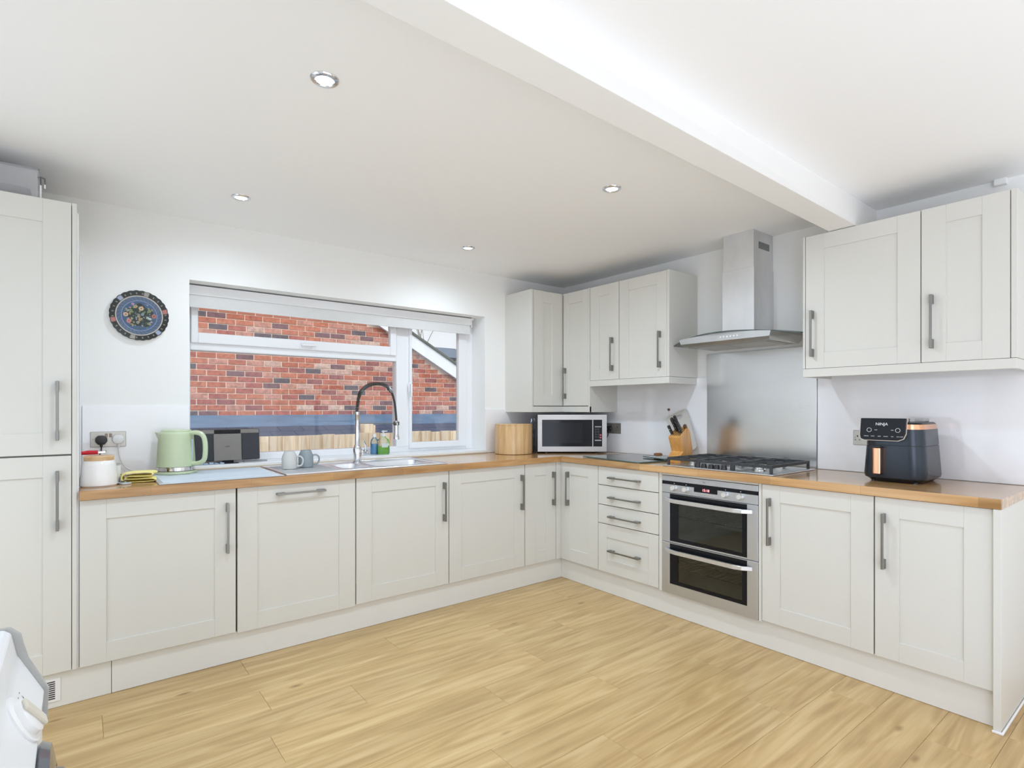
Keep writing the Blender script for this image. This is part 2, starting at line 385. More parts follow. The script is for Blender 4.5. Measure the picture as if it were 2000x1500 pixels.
b = B(); b.box(1.955, 1.983, 3.733, 3.747, 1.385, 1.455, bev=.003); b.box(1.962, 1.976, 3.712, 3.727, 1.35, 1.45, bev=.005, seg=2); b.box(1.962, 1.976, 3.72, 3.74, 1.43, 1.45)
obj('sash_handle', b, [UPVC], s2, True)
bl = thing('roller_blind', 'white roller blind rolled up at the top of the kitchen window', 'blind', (1.5, 3.71, 1.85))
b = B(); b.lathe([(1e-5, .508), (.022, .508), (.023, .520), (.023, 2.480), (.022, 2.488), (1e-5, 2.488)], (0, 3.716, 1.952), 24, 'X'); obj('roller', b, WHITEP, bl, True)
b = B(); b.box(.515, 2.478, 3.6915, 3.693, 1.868, 1.95); b.box(.515, 2.478, 3.689, 3.695, 1.856, 1.870, bev=.001); obj('blind_fabric', b, mat('blind_fabric', (.70, .70, .695), .9, bump=.1, bscale=600), bl)
for x in (.5005, 2.491):
    b = B(); b.box(x, x + .007, 3.69, 3.742, 1.915, 1.990, bev=.001)
    if x > 1: b.box(2.491, 2.512, 3.692, 3.722, 1.975, 1.990)
    obj('bracket', b, WHITEP, bl)
b = B(); b.box(.509, 2.489, 3.684, 3.690, 1.930, 1.985, bev=.001); obj('fascia', b, UPVC, bl)

# ------------------------------------------------------------------ cabinet builder
def FY(Y0):
    return lambda bb, u0, u1, z0, z1, w0, w1, **k: bb.box(u0, u1, Y0 - w0, Y0 - w1, z0, z1, **k)
def FX(X0):
    return lambda bb, u0, u1, z0, z1, w0, w1, **k: bb.box(X0 - w0, X0 - w1, u0, u1, z0, z1, **k)
def shaker(par, F, u0, u1, z0, z1, stile=.093, top=None, bot=None, name='door'):
    b = B(); top = top or .087; bot = bot or .087; T = .02; k = dict(bev=.0009)
    F(b, u0, u0 + stile, z0, z1, 0, -T, **k); F(b, u1 - stile, u1, z0, z1, 0, -T, **k)
    F(b, u0 + stile, u1 - stile, z1 - top, z1, -.0004, -T, **k); F(b, u0 + stile, u1 - stile, z0, z0 + bot, -.0004, -T, **k)
    F(b, u0 + stile - .002, u1 - stile + .002, z0 + bot - .002, z1 - top + .002, -.0065, -T)
    return obj(name, b, PAINT, par)
def slab(par, F, u0, u1, z0, z1, name='drawer_front'):
    b = B(); F(b, u0, u1, z0, z1, 0, -.02, bev=.0012); return obj(name, b, PAINT, par)
def handle(par, F, u, z0, z1):
    b = B(); e = .042
    F(b, u - .0055, u + .0055, z1 - e, z1, .034, 0, bev=.001); F(b, u - .0055, u + .0055, z0, z0 + e, .034, 0, bev=.001)
    F(b, u - .005, u + .005, z0 + e - .002, z1 - e + .002, .0345, .0265, bev=.001)
    return obj('handle', b, HANDLE, par)
def handle_h(par, F, u0, u1, z):
    b = B(); e = .042
    F(b, u0, u0 + e, z - .0055, z + .0055, .034, 0, bev=.001); F(b, u1 - e, u1, z - .0055, z + .0055, .034, 0, bev=.001)
    F(b, u0 + e - .002, u1 - e + .002, z - .005, z + .005, .0345, .0265, bev=.001)
    return obj('handle', b, HANDLE, par)
def carcass(par, F, u0, u1, z0, z1, depth, name='carcass'):
    b = B(); F(b, u0, u1, z0, z1, -.0225, -depth); return obj(name, b, CARC, par)
CARC = mat('carcass_board', (.34, .335, .31), .6)
fy, fx = FY(YD), FX(XD)
DZ0, DZ1 = .152, .867
def base(label, F, u0, u1, hu, ax, door=(DZ0, DZ1), hz=(.555, .799), ctop=.869):
    loc = ((u0 + u1) / 2, YD + .28, .15) if ax == 'Y' else (XD + .28, (u0 + u1) / 2, .15)
    t = thing('base_cabinet', label, 'cabinet', loc)
    carcass(t, F, u0 - .001, u1 + .001, .15, ctop, .572)
    d = shaker(t, F, u0, u1, *door)
    handle(d, F, hu, *hz); return t
base('wide base cupboard left of the dishwasher front, upright handle on its right', fy, .008, .619, .579, 'Y')
t = thing('dishwasher', 'built-in dishwasher behind a cabinet front with a horizontal handle at its top', 'dishwasher', (.93, YD + .28, .15))
carcass(t, fy, .6275, 1.236, .15, .80, .572, 'body'); d = shaker(t, fy, .627, 1.236, .145, DZ1); handle_h(d, fy, .809, 1.060, .821)
base('base cupboard under the sink, just right of the dishwasher front', fy, 1.243, 1.852, 1.814, 'Y', ctop=.744)
base('base cupboard under the right end of the window, second from the inner corner', fy, 1.858, 2.477, 2.444, 'Y')
base('narrow base cupboard on the window side of the inner corner', fy, 2.483, 2.775, 2.743, 'Y')
b = B(); b.prism([(2.778, YD - .002), (2.826, YD - .002), (2.826, 2.998), (2.85, 2.998), (2.85, 3.05), (2.778, 3.05)], DZ0, .869)
tag(obj('corner_post', b, PAINT), 'cream filler post in the inner corner between base cupboards', 'corner post')
base('narrow base cupboard on the hob side of the inner corner, left of the drawers', fx, 2.629, 2.996, 2.914, 'X', hz=(.555, .802))
t = thing('drawer_unit', 'four drawer base unit with horizontal handles left of the oven', 'drawers', (XD + .28, 2.37, .15))
carcass(t, fx, 2.121, 2.627, .15, .869, .57)
for z0, z1, hz in ((.743, .867, .798), (.609, .738, .665), (.481, .604, .536)):
    handle_h(slab(t, fx, 2.124, 2.624, z0, z1), fx, 2.257, 2.517, hz)
handle_h(shaker(t, fx, 2.124, 2.624, .152, .476, stile=.075, name='drawer_front'), fx, 2.257, 2.517, .306)
base('wide base cupboard right of the oven', fx, .949, 1.465, 1.422, 'X')
base('base cupboard at the far right end beneath the air fryer', fx, .533, .943, .905, 'X', hz=(.552, .797))
b = B(); b.box(XD - .016, XW, .508, .5315, 0, .870, bev=.0012)
recenter(tag(obj('end_panel', b, PAINT), 'full height cream end panel closing the right end of the worktop run', 'end panel'), (3.1, .52, 0))
b = B(); fx(b, 1.4695, 1.4855, .142, .869, -.004, -.4, bev=.0008); fx(b, 2.0985, 2.1205, .142, .869, -.004, -.4, bev=.0008); fx(b, 1.487, 2.097, .8575, .869, -.004, -.4, bev=.0008)
tag(obj('oven_housing', b, PAINT), 'cream strips framing the built-in double oven', 'cabinet frame')
# plinths
def plinth(label, a):
    b = B(); b.box(*a, bev=.0015); return tag(obj('plinth', b, PLINTH), label, 'plinth')
p1 = thing('plinth', 'short plinth board with an air grille under the tall cupboard', 'plinth', (-.2, YP, 0))
b = B(); b.box(XL + .02, .119, YP, YP + .016, .001, .148, bev=.001); obj('board', b, PLINTH, p1)
b = B(); gx0, gx1 = -.118, -.055
b.box(gx0, gx1, YP - .004, YP + .001, .028, .125, bev=.001); g = obj('vent_plate', b, WHITEP, p1)
b = B()
for i in range(9): b.box(gx0 + .010, gx1 - .018, YP - .0052, YP - .003, .040 + i * .0088, .0443 + i * .0088)
obj('slots', b, BLACKP, g)
plinth('long plinth board under the window-side base cupboards', (.121, XP + .015, YP, YP + .016, .001, .148))
plinth('plinth board under the drawers, oven and right base cupboards', (XP, XP + .016, .533, YP - .001, .001, .148))
b = B(); b.box(XD - .019, XW, .4995, .507, 0, .012, bev=.003); b.box(XD - .022, XD - .0165, .5, .535, 0, .010, bev=.002)
tag(obj('trim_5', b, UPVC), 'white sealant bead along the foot of the right end panel', 'trim', kind='structure')

# tall cupboard
t = thing('tall_cabinet', 'tall cream cupboard with upper and lower doors at the left edge', 'cabinet', (-.32, 3.3, .15))
carcass(t, fy, -.635, -.0175, .15, 2.133, .575)
d = shaker(t, fy, -.632, -.0195, 1.070, 2.136, stile=.0925, top=.097, bot=.09); handle(d, fy, -.065, 1.130, 1.377)
d = shaker(t, fy, -.632, -.0195, .152, 1.063, stile=.0925, top=.087, bot=.088); handle(d, fy, -.065, .753, 1.001)
b = B(); b.box(-.0170, -.0008, YD - .002, YW - .002, .001 + .15, 2.136, bev=.001); obj('side_panel', b, PAINT, t)
# things on top of it
bx = thing('storage_box', 'clear plastic storage box on top of the tall cupboard', 'storage box', (-.36, 3.2, 2.137))
CLEARP = mat('clear_plastic', (.80, .80, .83), .25, var=.02, Alpha=.26)
b = B(); x0, x1, y0, y1, z0, z1 = -.62, -.129, 3.05, 3.42, 2.138, 2.262
for a in ((x0, x1, y0, y0 + .002, z0, z1), (x0, x1, y1 - .002, y1, z0, z1), (x0, x0 + .002, y0, y1, z0, z1), (x1 - .002, x1, y0, y1, z0, z1), (x0, x1, y0, y1, z0, z0 + .002)): b.box(*a)
obj('tub', b, CLEARP, bx)
b = B(); b.box(x0 - .002, x1 + .002, y0 - .002, y1 + .002, z1, z1 + .003); ld = obj('lid', b, CLEARP, bx)
b = B(); b.box(x0 - .004, x1 + .004, y0 - .005, y0 - .002, z1 - .001, z1 + .004); b.box(x1 + .002, x1 + .004, y0 - .005, y0 - .002, 2.225, z1 + .004); obj('lid_edge', b, mat('lid_grey', (.30, .31, .33), .3), ld)
b = B(); b.tube([(x1, 3.05, 2.232), (x1 + .008, 3.045, 2.234), (x1 + .010, 3.045, 2.20)], .003, 6); b.tube([(x1 + .008, 3.045, 2.234), (x1 + .022, 3.045, 2.230), (x1 + .023, 3.045, 2.205)], .003, 6)
obj('latch', b, mat('latch_dark', (.12, .12, .13), .3), bx, True)
b = B(); b.box(x1 + .006, x1 + .012, 3.042, 3.048, 2.139, 2.20, bev=.001); b.box(x1 + .020, x1 + .025, 3.042, 3.048, 2.188, 2.206, bev=.001); obj('clip', b, WHITEP, bx)
b = B(); b.box(-.60, -.152, 3.054, 3.38, 2.1405, 2.188, bev=.012, seg=3)
tag(obj('black_case', b, mat('charcoal_case', (.035, .038, .044), .5), None, True), 'charcoal flat case inside the clear box above the tall cupboard', 'case')

# wall cabinets
gy, gx = FY(YU), FX(XU)
UZ1 = 2.184
t = thing('corner_wall_cabinet', 'long two door corner wall cupboard above the microwave', 'cabinet', (3.2, 3.35, 1.28))
b = B(); b.prism([(2.768, YU + .0225), (XU + .0225, YU + .0225), (XU + .0225, 2.966), (XW, 2.966), (XW, YW), (2.768, YW)], 1.285, 2.182); obj('carcass', b, CARC, t)
shaker(t, gy, 2.7725, 3.066, 1.285, UZ1, stile=.10, top=.09, bot=.088)
d = shaker(t, gx, 2.968, 3.243, 1.285, UZ1, stile=.062, top=.09, bot=.088); handle(d, gx, 3.212, 1.341, 1.587)
b = B(); b.box(3.067, XU, YU - .001, YU + .02, 1.285, UZ1); obj('corner_strip', b, PAINT, t)
b = B(); b.box(2.750, 2.768, YU - .002, YW, 1.235, 2.186, bev=.0012); obj('side_panel', b, PAINT, t)
b = B(); b.box(XU - .002, XW, 2.949, 2.966, 1.235, 2.186, bev=.0012); obj('side_panel', b, PAINT, t)
b = B(); b.box(2.768, XU + .02, YU - .004, YU + .016, 1.235, 1.279, bev=.0012); b.box(XU - .004, XU + .016, 2.949, YU - .004, 1.235, 1.279, bev=.0012); obj('pelmet', b, PAINT, t)
def wallcab(label, u0, u1, hu, stile):
    t = thing('wall_cabinet', label, 'cabinet', (XU + .16, (u0 + u1) / 2, 1.475))
    carcass(t, gx, u0 - .002, u1 + .002, 1.476, 2.182, .322)
    d = shaker(t, gx, u0, u1, 1.4765, UZ1, stile=stile, top=.08, bot=.082); handle(d, gx, hu, 1.538, 1.783); return t
wallcab('narrow wall cupboard between the corner cupboard and the one beside the hood', 2.663, 2.945, 2.718, .092)
wallcab('wall cupboard immediately left of the extractor hood', 2.248, 2.657, 2.298, .083)
wallcab('wide wall cupboard immediately right of the extractor hood', .8425, 1.3565, 1.319, .092)
wallcab('wall cupboard at the far right above the air fryer', .5275, .8385, .796, .092)
def epanel(label, y0, y1, z0):
    b = B(); b.box(XU - .003, XW, y0, y1, z0, 2.186, bev=.001); tag(obj('end_panel', b, PAINT), label, 'end panel')
epanel('cream side panel of the wall cupboards facing the hood from the left', 2.227, 2.245, 1.4765)
epanel('slim cream side panel of the wall cupboards on the right of the hood', 1.3590, 1.3700, 1.4765)
epanel('cream side panel at the far right end of the wall cupboards', .505, .5245, 1.4765)
def pelmet(label, u0, u1, ret):
    b = B(); gx(b, u0, u1, 1.431, 1.4745, .004, -.016, bev=.0012)
    for y0 in ret: b.box(XU + .017, XW - .009, y0, y0 + .018, 1.431, 1.4745, bev=.001)
    tag(obj('pelmet', b, PAINT), label, 'pelmet')
pelmet('cream pelmet strip under the two wall cupboards left of the hood', 2.227, 2.947, (2.227,))
pelmet('cream pelmet strip under the two wall cupboards right of the hood', .505, 1.370, (.505, 1.352))

# ------------------------------------------------------------------ worktops and sink cut-outs
def ring_slab(b, x0, x1, y0, y1, z0, z1, holes, bev=0):
    """slab with rectangular holes: built from a grid of boxes merged on shared faces"""
    xs = sorted({x0, x1, *[h[0] for h in holes], *[h[1] for h in holes]}); ys = sorted({y0, y1, *[h[2] for h in holes], *[h[3] for h in holes]})
    V = {}
    def v(x, y, z):
        k = (x, y, z)
        if k not in V: V[k] = b.bm.verts.new(k)
        return V[k]
    def solid(i, j):
        if not (0 <= i < len(xs) - 1 and 0 <= j < len(ys) - 1): return False
        cx, cy = (xs[i] + xs[i+1]) / 2, (ys[j] + ys[j+1]) / 2
        return not any(h[0] < cx < h[1] and h[2] < cy < h[3] for h in holes)
    for i in range(len(xs) - 1):
        for j in range(len(ys) - 1):
            if not solid(i, j): continue
            a, c, d, e = xs[i], xs[i+1], ys[j], ys[j+1]
            b.bm.faces.new((v(a, d, z1), v(c, d, z1), v(c, e, z1), v(a, e, z1)))
            b.bm.faces.new((v(a, e, z0), v(c, e, z0), v(c, d, z0), v(a, d, z0)))
            if not solid(i, j-1): b.bm.faces.new((v(a, d, z0), v(c, d, z0), v(c, d, z1), v(a, d, z1)))
            if not solid(i, j+1): b.bm.faces.new((v(c, e, z0), v(a, e, z0), v(a, e, z1), v(c, e, z1)))
            if not solid(i-1, j): b.bm.faces.new((v(a, e, z0), v(a, d, z0), v(a, d, z1), v(a, e, z1)))
            if not solid(i+1, j): b.bm.faces.new((v(c, d, z0), v(c, e, z0), v(c, e, z1), v(c, d, z1)))
    return b
WT = .911; WTB = .8705
XWT, YWT = 2.8064, 2.980
MB_ = (1.42, 1.80, 3.07, 3.365); HB = (1.215, 1.375, 3.10, 3.355)
b = ring_slab(B(), .0068, XW - .001, YWT, YW - .009, WTB, WT, [(MB_[0] - .012, MB_[1] + .012, MB_[2] - .012, MB_[3] + .012), (HB[0] - .01, HB[1] + .01, HB[2] - .01, HB[3] + .01)])
wt1 = tag(obj('worktop', b, TOPX), 'long oiled oak block worktop under the window', 'worktop')
b = B(); b.box(XWT, XW - .009, .505, YWT - .0006, WTB, WT, bev=.0025, seg=2)
wt2 = tag(obj('worktop', b, TOPY), 'oiled oak block worktop running under the hob and air fryer', 'worktop')

# sink
SINKM = mat('satin_sink_steel', (.80, .82, .85), .36, 1.0, var=.06, scale=20, bump=.03, bscale=200)
sk = thing('kitchen_sink', 'stainless steel inset sink with one and a half bowls under the window', 'sink', (1.35, 3.26, WT))
b = ring_slab(B(), .865, 1.845, 3.01, 3.49, WT + .0005, WT + .005, [MB_, HB])
obj('sink_top', b, SINKM, sk)
def bowl(h, depth):
    b = B(); n = 5; r = .05
    def loop(inset, z, rr):
        x0, x1, y0, y1 = h[0] + inset, h[1] - inset, h[2] + inset, h[3] - inset; P = []
        for cx, cy, a0 in ((x1 - rr, y1 - rr, 0), (x0 + rr, y1 - rr, 90), (x0 + rr, y0 + rr, 180), (x1 - rr, y0 + rr, 270)):
            for i in range(n + 1): a = R(a0 + 90 * i / n); P.append(b.bm.verts.new((cx + rr * math.cos(a), cy + rr * math.sin(a), z)))
        return P
    L_ = [loop(-.008, WT + .006, .03), loop(0, WT + .0055, .04), loop(.006, WT - .02, .045), loop(.012, WT - depth + .03, .05), loop(.035, WT - depth, .045)]
    for A, C in zip(L_, L_[1:]):
        for i in range(len(A)): b.bm.faces.new((A[i], A[(i+1) % len(A)], C[(i+1) % len(A)], C[i]))
    b.bm.faces.new(L_[-1]); return b
o = obj('bowl', bowl(MB_, .16), SINKM, sk, True); o2 = obj('bowl', bowl(HB, .10), SINKM, sk, True)
b = B(); b.lathe([(1e-5, WT - .157), (.04, WT - .157), (.045, WT - .1595)], (1.61, 3.25, 0), 20); obj('waste', b, CHROME, o, True)
b = B()
for i in range(9): y = 3.07 + i * .045; b.prism([(y, WT + .0048), (y + .008, WT + .008), (y + .016, WT + .0048)], .89, 1.17, 'X')
obj('drainer_ribs', b, SINKM, sk)
b = B(); b.box(.861, .8655, 3.006, 3.494, WT, WT + .008, bev=.002); b.box(1.8445, 1.85, 3.006, 3.494, WT, WT + .010, bev=.002)
b.box(.865, 1.845, 3.4895, 3.494, WT, WT + .009, bev=.002); b.box(.865, 1.845, 3.006, 3.0105, WT, WT + .008, bev=.002); obj('rim', b, SINKM, sk)
# ribbed tray left of the sink
tr = thing('drying_board', 'ribbed translucent white drying board between the kettle and sink', 'drying board', (.57, 3.2, WT))
WB = mat('frosted_board', (.52, .57, .62), .15, var=.01, coat=.3)
b = B(); b.box(.296, .848, 2.992, 3.50, WT + .0005, WT + .006, bev=.002); obj('board', b, WB, tr)
b = B()
for i in range(15): y = 3.02 + i * .032; b.prism([(y, WT + .0058), (y + .006, WT + .0085), (y + .012, WT + .0058)], .315, .83, 'X')
obj('ribs', b, WB, tr)

# tap
tp = thing('spring_tap', 'tall chrome kitchen tap with a black spring hose behind the sink', 'tap', (1.418, 3.41, WT + .0055))
YT = 3.41
def tp_(x, z): return (x, YT, z)
TX = 1.418
b = B(); b.lathe([(1e-5, 0), (.030, 0), (.030, .006), (.025, .010), (.0245, .05), (.027, .052), (.027, .085), (.022, .10), (.015, .115), (.0145, .30), (.0155, .302), (.0155, .325), (1e-5, .325)], (TX, YT, WT + .0055), 24); obj('tap_body', b, CHROME, tp, True)
b = B(); b.lathe([(.015, .02), (.018, .024), (.018, .062), (.014, .07), (1e-5, .071)], (TX, YT, WT + .066), 16, 'X'); 
b.tube([(TX + .05, YT - .008, WT + .07), (TX + .045, YT - .03, WT + .11), (TX + .02, YT - .045, WT + .150)], [.006, .005, .004], 8); obj('lever', b, CHROME, tp, True)
k = 3.41 / 3.278
arc0 = [(1.360, 1.19), (1.362, 1.26), (1.372, 1.335), (1.395, 1.378), (1.437, 1.408), (1.497, 1.420), (1.556, 1.408), (1.592, 1.368), (1.612, 1.31), (1.622, 1.24), (1.627, 1.18)]
arc = [Vector((x * k + .0, YT, CAMH + (z - CAMH) * k)) for x, z in arc0]
def smooth_path(P, n):
    out = []; N = len(P) - 1
    for i in range(n + 1):
        t = i / n * N; j = min(int(t), N - 1); f = t - j
        p0, p1, p2, p3 = P[max(j-1, 0)], P[j], P[j+1], P[min(j+2, N)]
        out.append(.5 * ((2*p1) + (p2 - p0)*f + (2*p0 - 5*p1 + 4*p2 - p3)*f*f + (3*p1 - p0 - 3*p2 + p3)*f**3))
    return out
path = smooth_path(arc, 120)
b = B(); b.tube(path, .0075, 8); obj('hose', b, BLACKP, tp, True)
b = B(); co = []; turns = 62; M_ = 62 * 8; rc = .0112
for i in range(M_ + 1):
    t = i / M_ * 84; j = min(int(t), len(path) - 2); f = t - j
    p = path[j].lerp(path[j+1], f); d = (path[j+1] - path[j]).normalized(); a = d.cross(Vector((0, 1, 0))).normalized()
    th = 2 * PI * turns * i / M_; co.append(p + (a * math.cos(th) + Vector((0, 1, 0)) * math.sin(th)) * rc)
b.tube(co, .0024, 4); obj('spring', b, mat('spring_steel', (.16, .16, .16), .25, 1.0), tp, True)
b = B(); hx, hz = path[-1].x, path[-1].z
b.lathe([(1e-5, 0), (.012, 0), (.014, -.01), (.0135, -.09), (.017, -.105), (.020, -.118), (.019, -.126), (1e-5, -.127)][::-1], (hx, YT, hz + .004), 20); obj('spray_head', b, CHROME, tp, True)
b = B(); b.tube([(TX, YT, 1.168), (hx - .015, YT, 1.163)], .0042, 8); b.lathe([(.020, -.012), (.020, .012), (.0145, .012), (.0145, -.012), (.020, -.012)], (hx, YT, 1.163), 20); obj('hose_bracket', b, mat('dark_nickel', (.22, .22, .21), .3, 1.0), tp, True)

# ------------------------------------------------------------------ double oven
ov = thing('double_oven', 'stainless steel built-in double oven under the hob', 'oven', (XD + .2, 1.79, .142))
U0, U1 = 1.487, 2.096
b = B(); fx(b, U0 + .004, U1 - .004, .145, .852, -.022, -.06); 
# shell around two cavities
for a in ((U0, U0 + .05, .142, .855), (U1 - .05, U1, .142, .855), (U0, U1, .142, .19), (U0, U1, .43, .47), (U0, U1, .74, .855)): pass
b = B()
for u0, u1, z0, z1 in ((U0 + .004, U0 + .05, .145, .852), (U1 - .05, U1 - .004, .145, .852), (U0 + .05, U1 - .05, .145, .195), (U0 + .05, U1 - .05, .435, .475), (U0 + .05, U1 - .05, .73, .852)): fx(b, u0, u1, z0, z1, -.021, -.5)
fx(b, U0 + .004, U1 - .004, .145, .852, -.5, -.51); obj('body', b, mat('oven_enamel', (.36, .38, .34), .45, var=.25, scale=9), ov)
b = B(); fx(b, U0, U1, .8235, .855, 0, -.02, bev=.001); fx(b, U0, U1, .753, .801, 0, -.02, bev=.001)
fx(b, U0, 1.722, .800, .803, 0, -.02); fx(b, 1.872, U1, .800, .803, 0, -.02); fas = obj('control_panel', b, OVST, ov)
b = B(); fx(b, U0 + .001, U1 - .001, .8025, .824, -.001, -.02); fx(b, 1.722, 1.872, .778, .8025, .0006, -.001); obj('display_strip', b, BLACKG, fas)
Mx = lambda u, z, w=0: Matrix.Translation((XD - w, u, z)) @ Matrix(((0, 0, -1, 0), (-1, 0, 0, 0), (0, 1, 0, 0), (0, 0, 0, 1)))
text('clock_digits', '15:18', .021, emis('red_led', (1, .05, .12), 1.6), fas, Mx(1.795, .7925, .0012))
text('lettering', 'AEG', .009, mat('print_grey', (.10, .10, .10), .5), fas, Mx(1.806, .838, .0004), .0003)
b = B(); fx(b, 1.745, 1.862, .7655, .7725, .003, -.001, bev=.001); obj('trim_bar', b, CHROME, fas)
for u in (2.006, 1.924, 1.672, 1.583):
    b = B(); b.lathe([(1e-5, -.026), (.013, -.026), (.0155, -.022), (.0165, 0), (.0165, .002)], (XD, u, .785), 24, 'X'); obj('knob', b, mat('knob_silver', (.80, .80, .78), .25, .6), fas, True)
    b = B(); b.lathe([(1e-5, -.0015), (.0028, -.0015), (.0028, 0)], (XD - .0005, u, .812), 12, 'X'); obj('indicator', b, GREYP, fas, True)
def odoor(z0, z1, gz0, gz1, hz):
    b = B(); gu0, gu1 = 1.548, 2.040
    fx(b, U0, gu0, z0, z1, 0, -.02, bev=.001); fx(b, gu1, U1, z0, z1, 0, -.02, bev=.001)
    fx(b, gu0 - .001, gu1 + .001, z0, gz0, 0, -.02); fx(b, gu0 - .001, gu1 + .001, gz1, z1, 0, -.02)
    dr = obj('oven_door', b, OVST, ov)
    b = B(); wu0, wu1, wz0, wz1 = gu0 + .028, gu1 - .055, gz0 + .018, gz1 - .035
    for a in ((gu0, wu0, gz0, gz1), (wu1, gu1, gz0, gz1), (wu0, wu1, gz0, wz0), (wu0, wu1, wz1, gz1)): fx(b, *a, -.001, -.019)
    obj('glass_border', b, BLACKG, dr)
    b = B(); fx(b, wu0, wu1, wz0, wz1, -.0015, -.006); obj('door_glass', b, OVENG, dr)
    b = B(); pts = []
    for i in range(13):
        f = i / 12; u = U0 + .028 + (U1 - U0 - .056) * f; e = min(f, 1 - f)
        w = .006 + .040 * min(1, (e / .12)) ** .6 if e < .12 else .046
        pts.append((u, w))
    poly = [(XD - w, u) for u, w in pts] + [(XD - max(w - .012, 0), u) for u, w in reversed(pts)]
    b.prism(poly, hz - .011, hz + .011, 'Z', bev=.002); obj('door_handle', b, mat('handle_alu', (.74, .75, .77), .42, 1.0), dr)
    return dr
d1 = odoor(.4535, .750, .462, .748, .712); d2 = odoor(.142, .4500, .203, .446, .408)
for z, zz in ((.60, d1), (.285, d2), (.335, d2)):
    b = B(); u0, u1 = U0 + .055, U1 - .055
    for xx in (XD + .06, XD + .40): b.tube([(xx, u0, z), (xx, u1, z)], .003, 6)
    for i in range(16): u = u0 + (u1 - u0) * i / 15; b.tube([(XD + .06, u, z + .003), (XD + .40, u, z + .003)], .0018, 5)
    obj('oven_rack', b, CHROME, ov, True)

# ------------------------------------------------------------------ gas hob
hb = thing('gas_hob', 'five burner gas hob with black pan supports on the worktop', 'hob', (3.07, 1.765, WT))
HX0, HX1, HY0, HY1 = 2.832, 3.325, 1.408, 2.098; HZ = WT + .007
b = B(); b.box(HX0, HX1, HY0, HY1, WT + .0005, HZ, bev=.003, seg=2); obj('hob_plate', b, STEEL, hb)
burn = [(3.215, 1.955, .034), (2.975, 1.975, .024), (3.09, 1.765, .050), (3.215, 1.565, .034), (2.975, 1.56, .030)]
for x, y, r in burn:
    b = B(); b.lathe([(1e-5, 0), (r * 1.3, 0), (r * 1.25, .010), (r * 1.05, .013), (r * 1.05, .024), (1e-5, .024)], (x, y, HZ), 24); o = obj('burner', b, mat('burner_alloy', (.6, .6, .58), .3, 1.0), hb, True)
    b = B(); b.lathe([(1e-5, .024), (r * .95, .024), (r * .98, .030), (r * .85, .034), (1e-5, .034)], (x, y, HZ), 24); obj('burner_cap', b, IRON, o, True)
def grate(y0, y1, feet=True):
    b = B(); x0, x1 = HX0 + (.09 if y0 > 1.5 and y0 < 1.8 and False else .035), HX1 - .03; zt = HZ + .046; t = .011; h = .017
    for y in (y0, y1): b.box(x0, x1, y - t/2, y + t/2, zt - h, zt, bev=.002)
    for x in (x0, x1, (x0 + x1) / 2): b.box(x - t/2, x + t/2, y0, y1, zt - h, zt, bev=.002)
    for x in (x0, x1):
        for y in (y0, y1): b.box(x - .007, x + .007, y - .007, y + .007, HZ, zt, bev=.002)
    ym = (y0 + y1) / 2
    for xx in ((x0 * 3 + x1) / 4, (x0 + x1 * 3) / 4):
        b.box(xx - t/2, xx + t/2, y0, ym - .03, zt - h, zt + .002, bev=.002); b.box(xx - t/2, xx + t/2, ym + .03, y1, zt - h, zt + .002, bev=.002)
    b.box(x0, x0 + .07, ym - t/2, ym + t/2, zt - h, zt + .002, bev=.002); b.box(x1 - .07, x1, ym - t/2, ym + t/2, zt - h, zt + .002, bev=.002)
    return obj('pan_support', b, IRON, hb)
grate(1.438, 1.650); grate(1.662, 1.868); grate(1.880, 2.078)
for y in (1.89, 1.847, 1.80, 1.765, 1.72):
    b = B(); b.lathe([(1e-5, 0), (.017, 0), (.016, .010), (.013, .024), (1e-5, .025)], (2.868, y - .012, HZ), 20); obj('knob', b, BLACKP, hb, True)

# ------------------------------------------------------------------ extractor hood
hd = thing('extractor_hood', 'stainless chimney extractor hood with a curved glass canopy', 'extractor', (3.2, 1.795, 1.63))
b = B(); b.box(3.170, XW - .001, 1.696, 1.893, 2.10, ZC - .001, bev=.001); ch = obj('chimney_upper', b, STEELD, hd)
b = B(); b.box(3.166, XW - .001, 1.692, 1.897, 1.70, 2.112, bev=.001); obj('chimney_lower', b, STEELD, hd)
b = B(); b.box(3.232, 3.356, 1.6945, 1.6965, 2.232, 2.272); g = obj('vent_panel', b, mat('vent_dark', (.10, .11, .11), .4), ch)
b = B()
for i in range(5): b.box(3.234, 3.354, 1.6925, 1.6945, 2.235 + i * .0078, 2.2372 + i * .0078)
obj('louvre', b, GREYP, g)
YC_, HW, XF, BB, Z0_, KK = 1.795, .425, 2.962, .155, 1.716, .036
def canopy(thick):
    b = B(); n = 32; rows = []
    for i in range(n + 1):
        t = -1 + 2 * i / n; xf = XF + BB * t * t; y = YC_ + HW * t; z = Z0_ - KK * t * t
        rows.append([b.bm.verts.new((xf, y, z)), b.bm.verts.new((XW - .004, y, z)), b.bm.verts.new((XW - .004, y, z - thick)), b.bm.verts.new((xf, y, z - thick))])
    for A, C in zip(rows, rows[1:]):
        for k_ in range(4): b.bm.faces.new((A[k_], A[(k_+1) % 4], C[(k_+1) % 4], C[k_])).material_index = 1 if k_ == 3 else 0
    b.bm.faces.new(rows[0]); b.bm.faces.new(rows[-1]); return b
obj('glass_canopy', canopy(.006), [HOODG, mat('glass_edge', (.05, .075, .07), .15)], hd)
b = B(); n = 16; prof = []
bw0, bw1 = 1.500, 2.085
V1 = []
for i in range(n + 1):
    t = i / n; y = bw0 + (bw1 - bw0) * t; tt = (y - YC_) / HW; zt = Z0_ - KK * tt * tt - .0062; V1.append((y, zt))
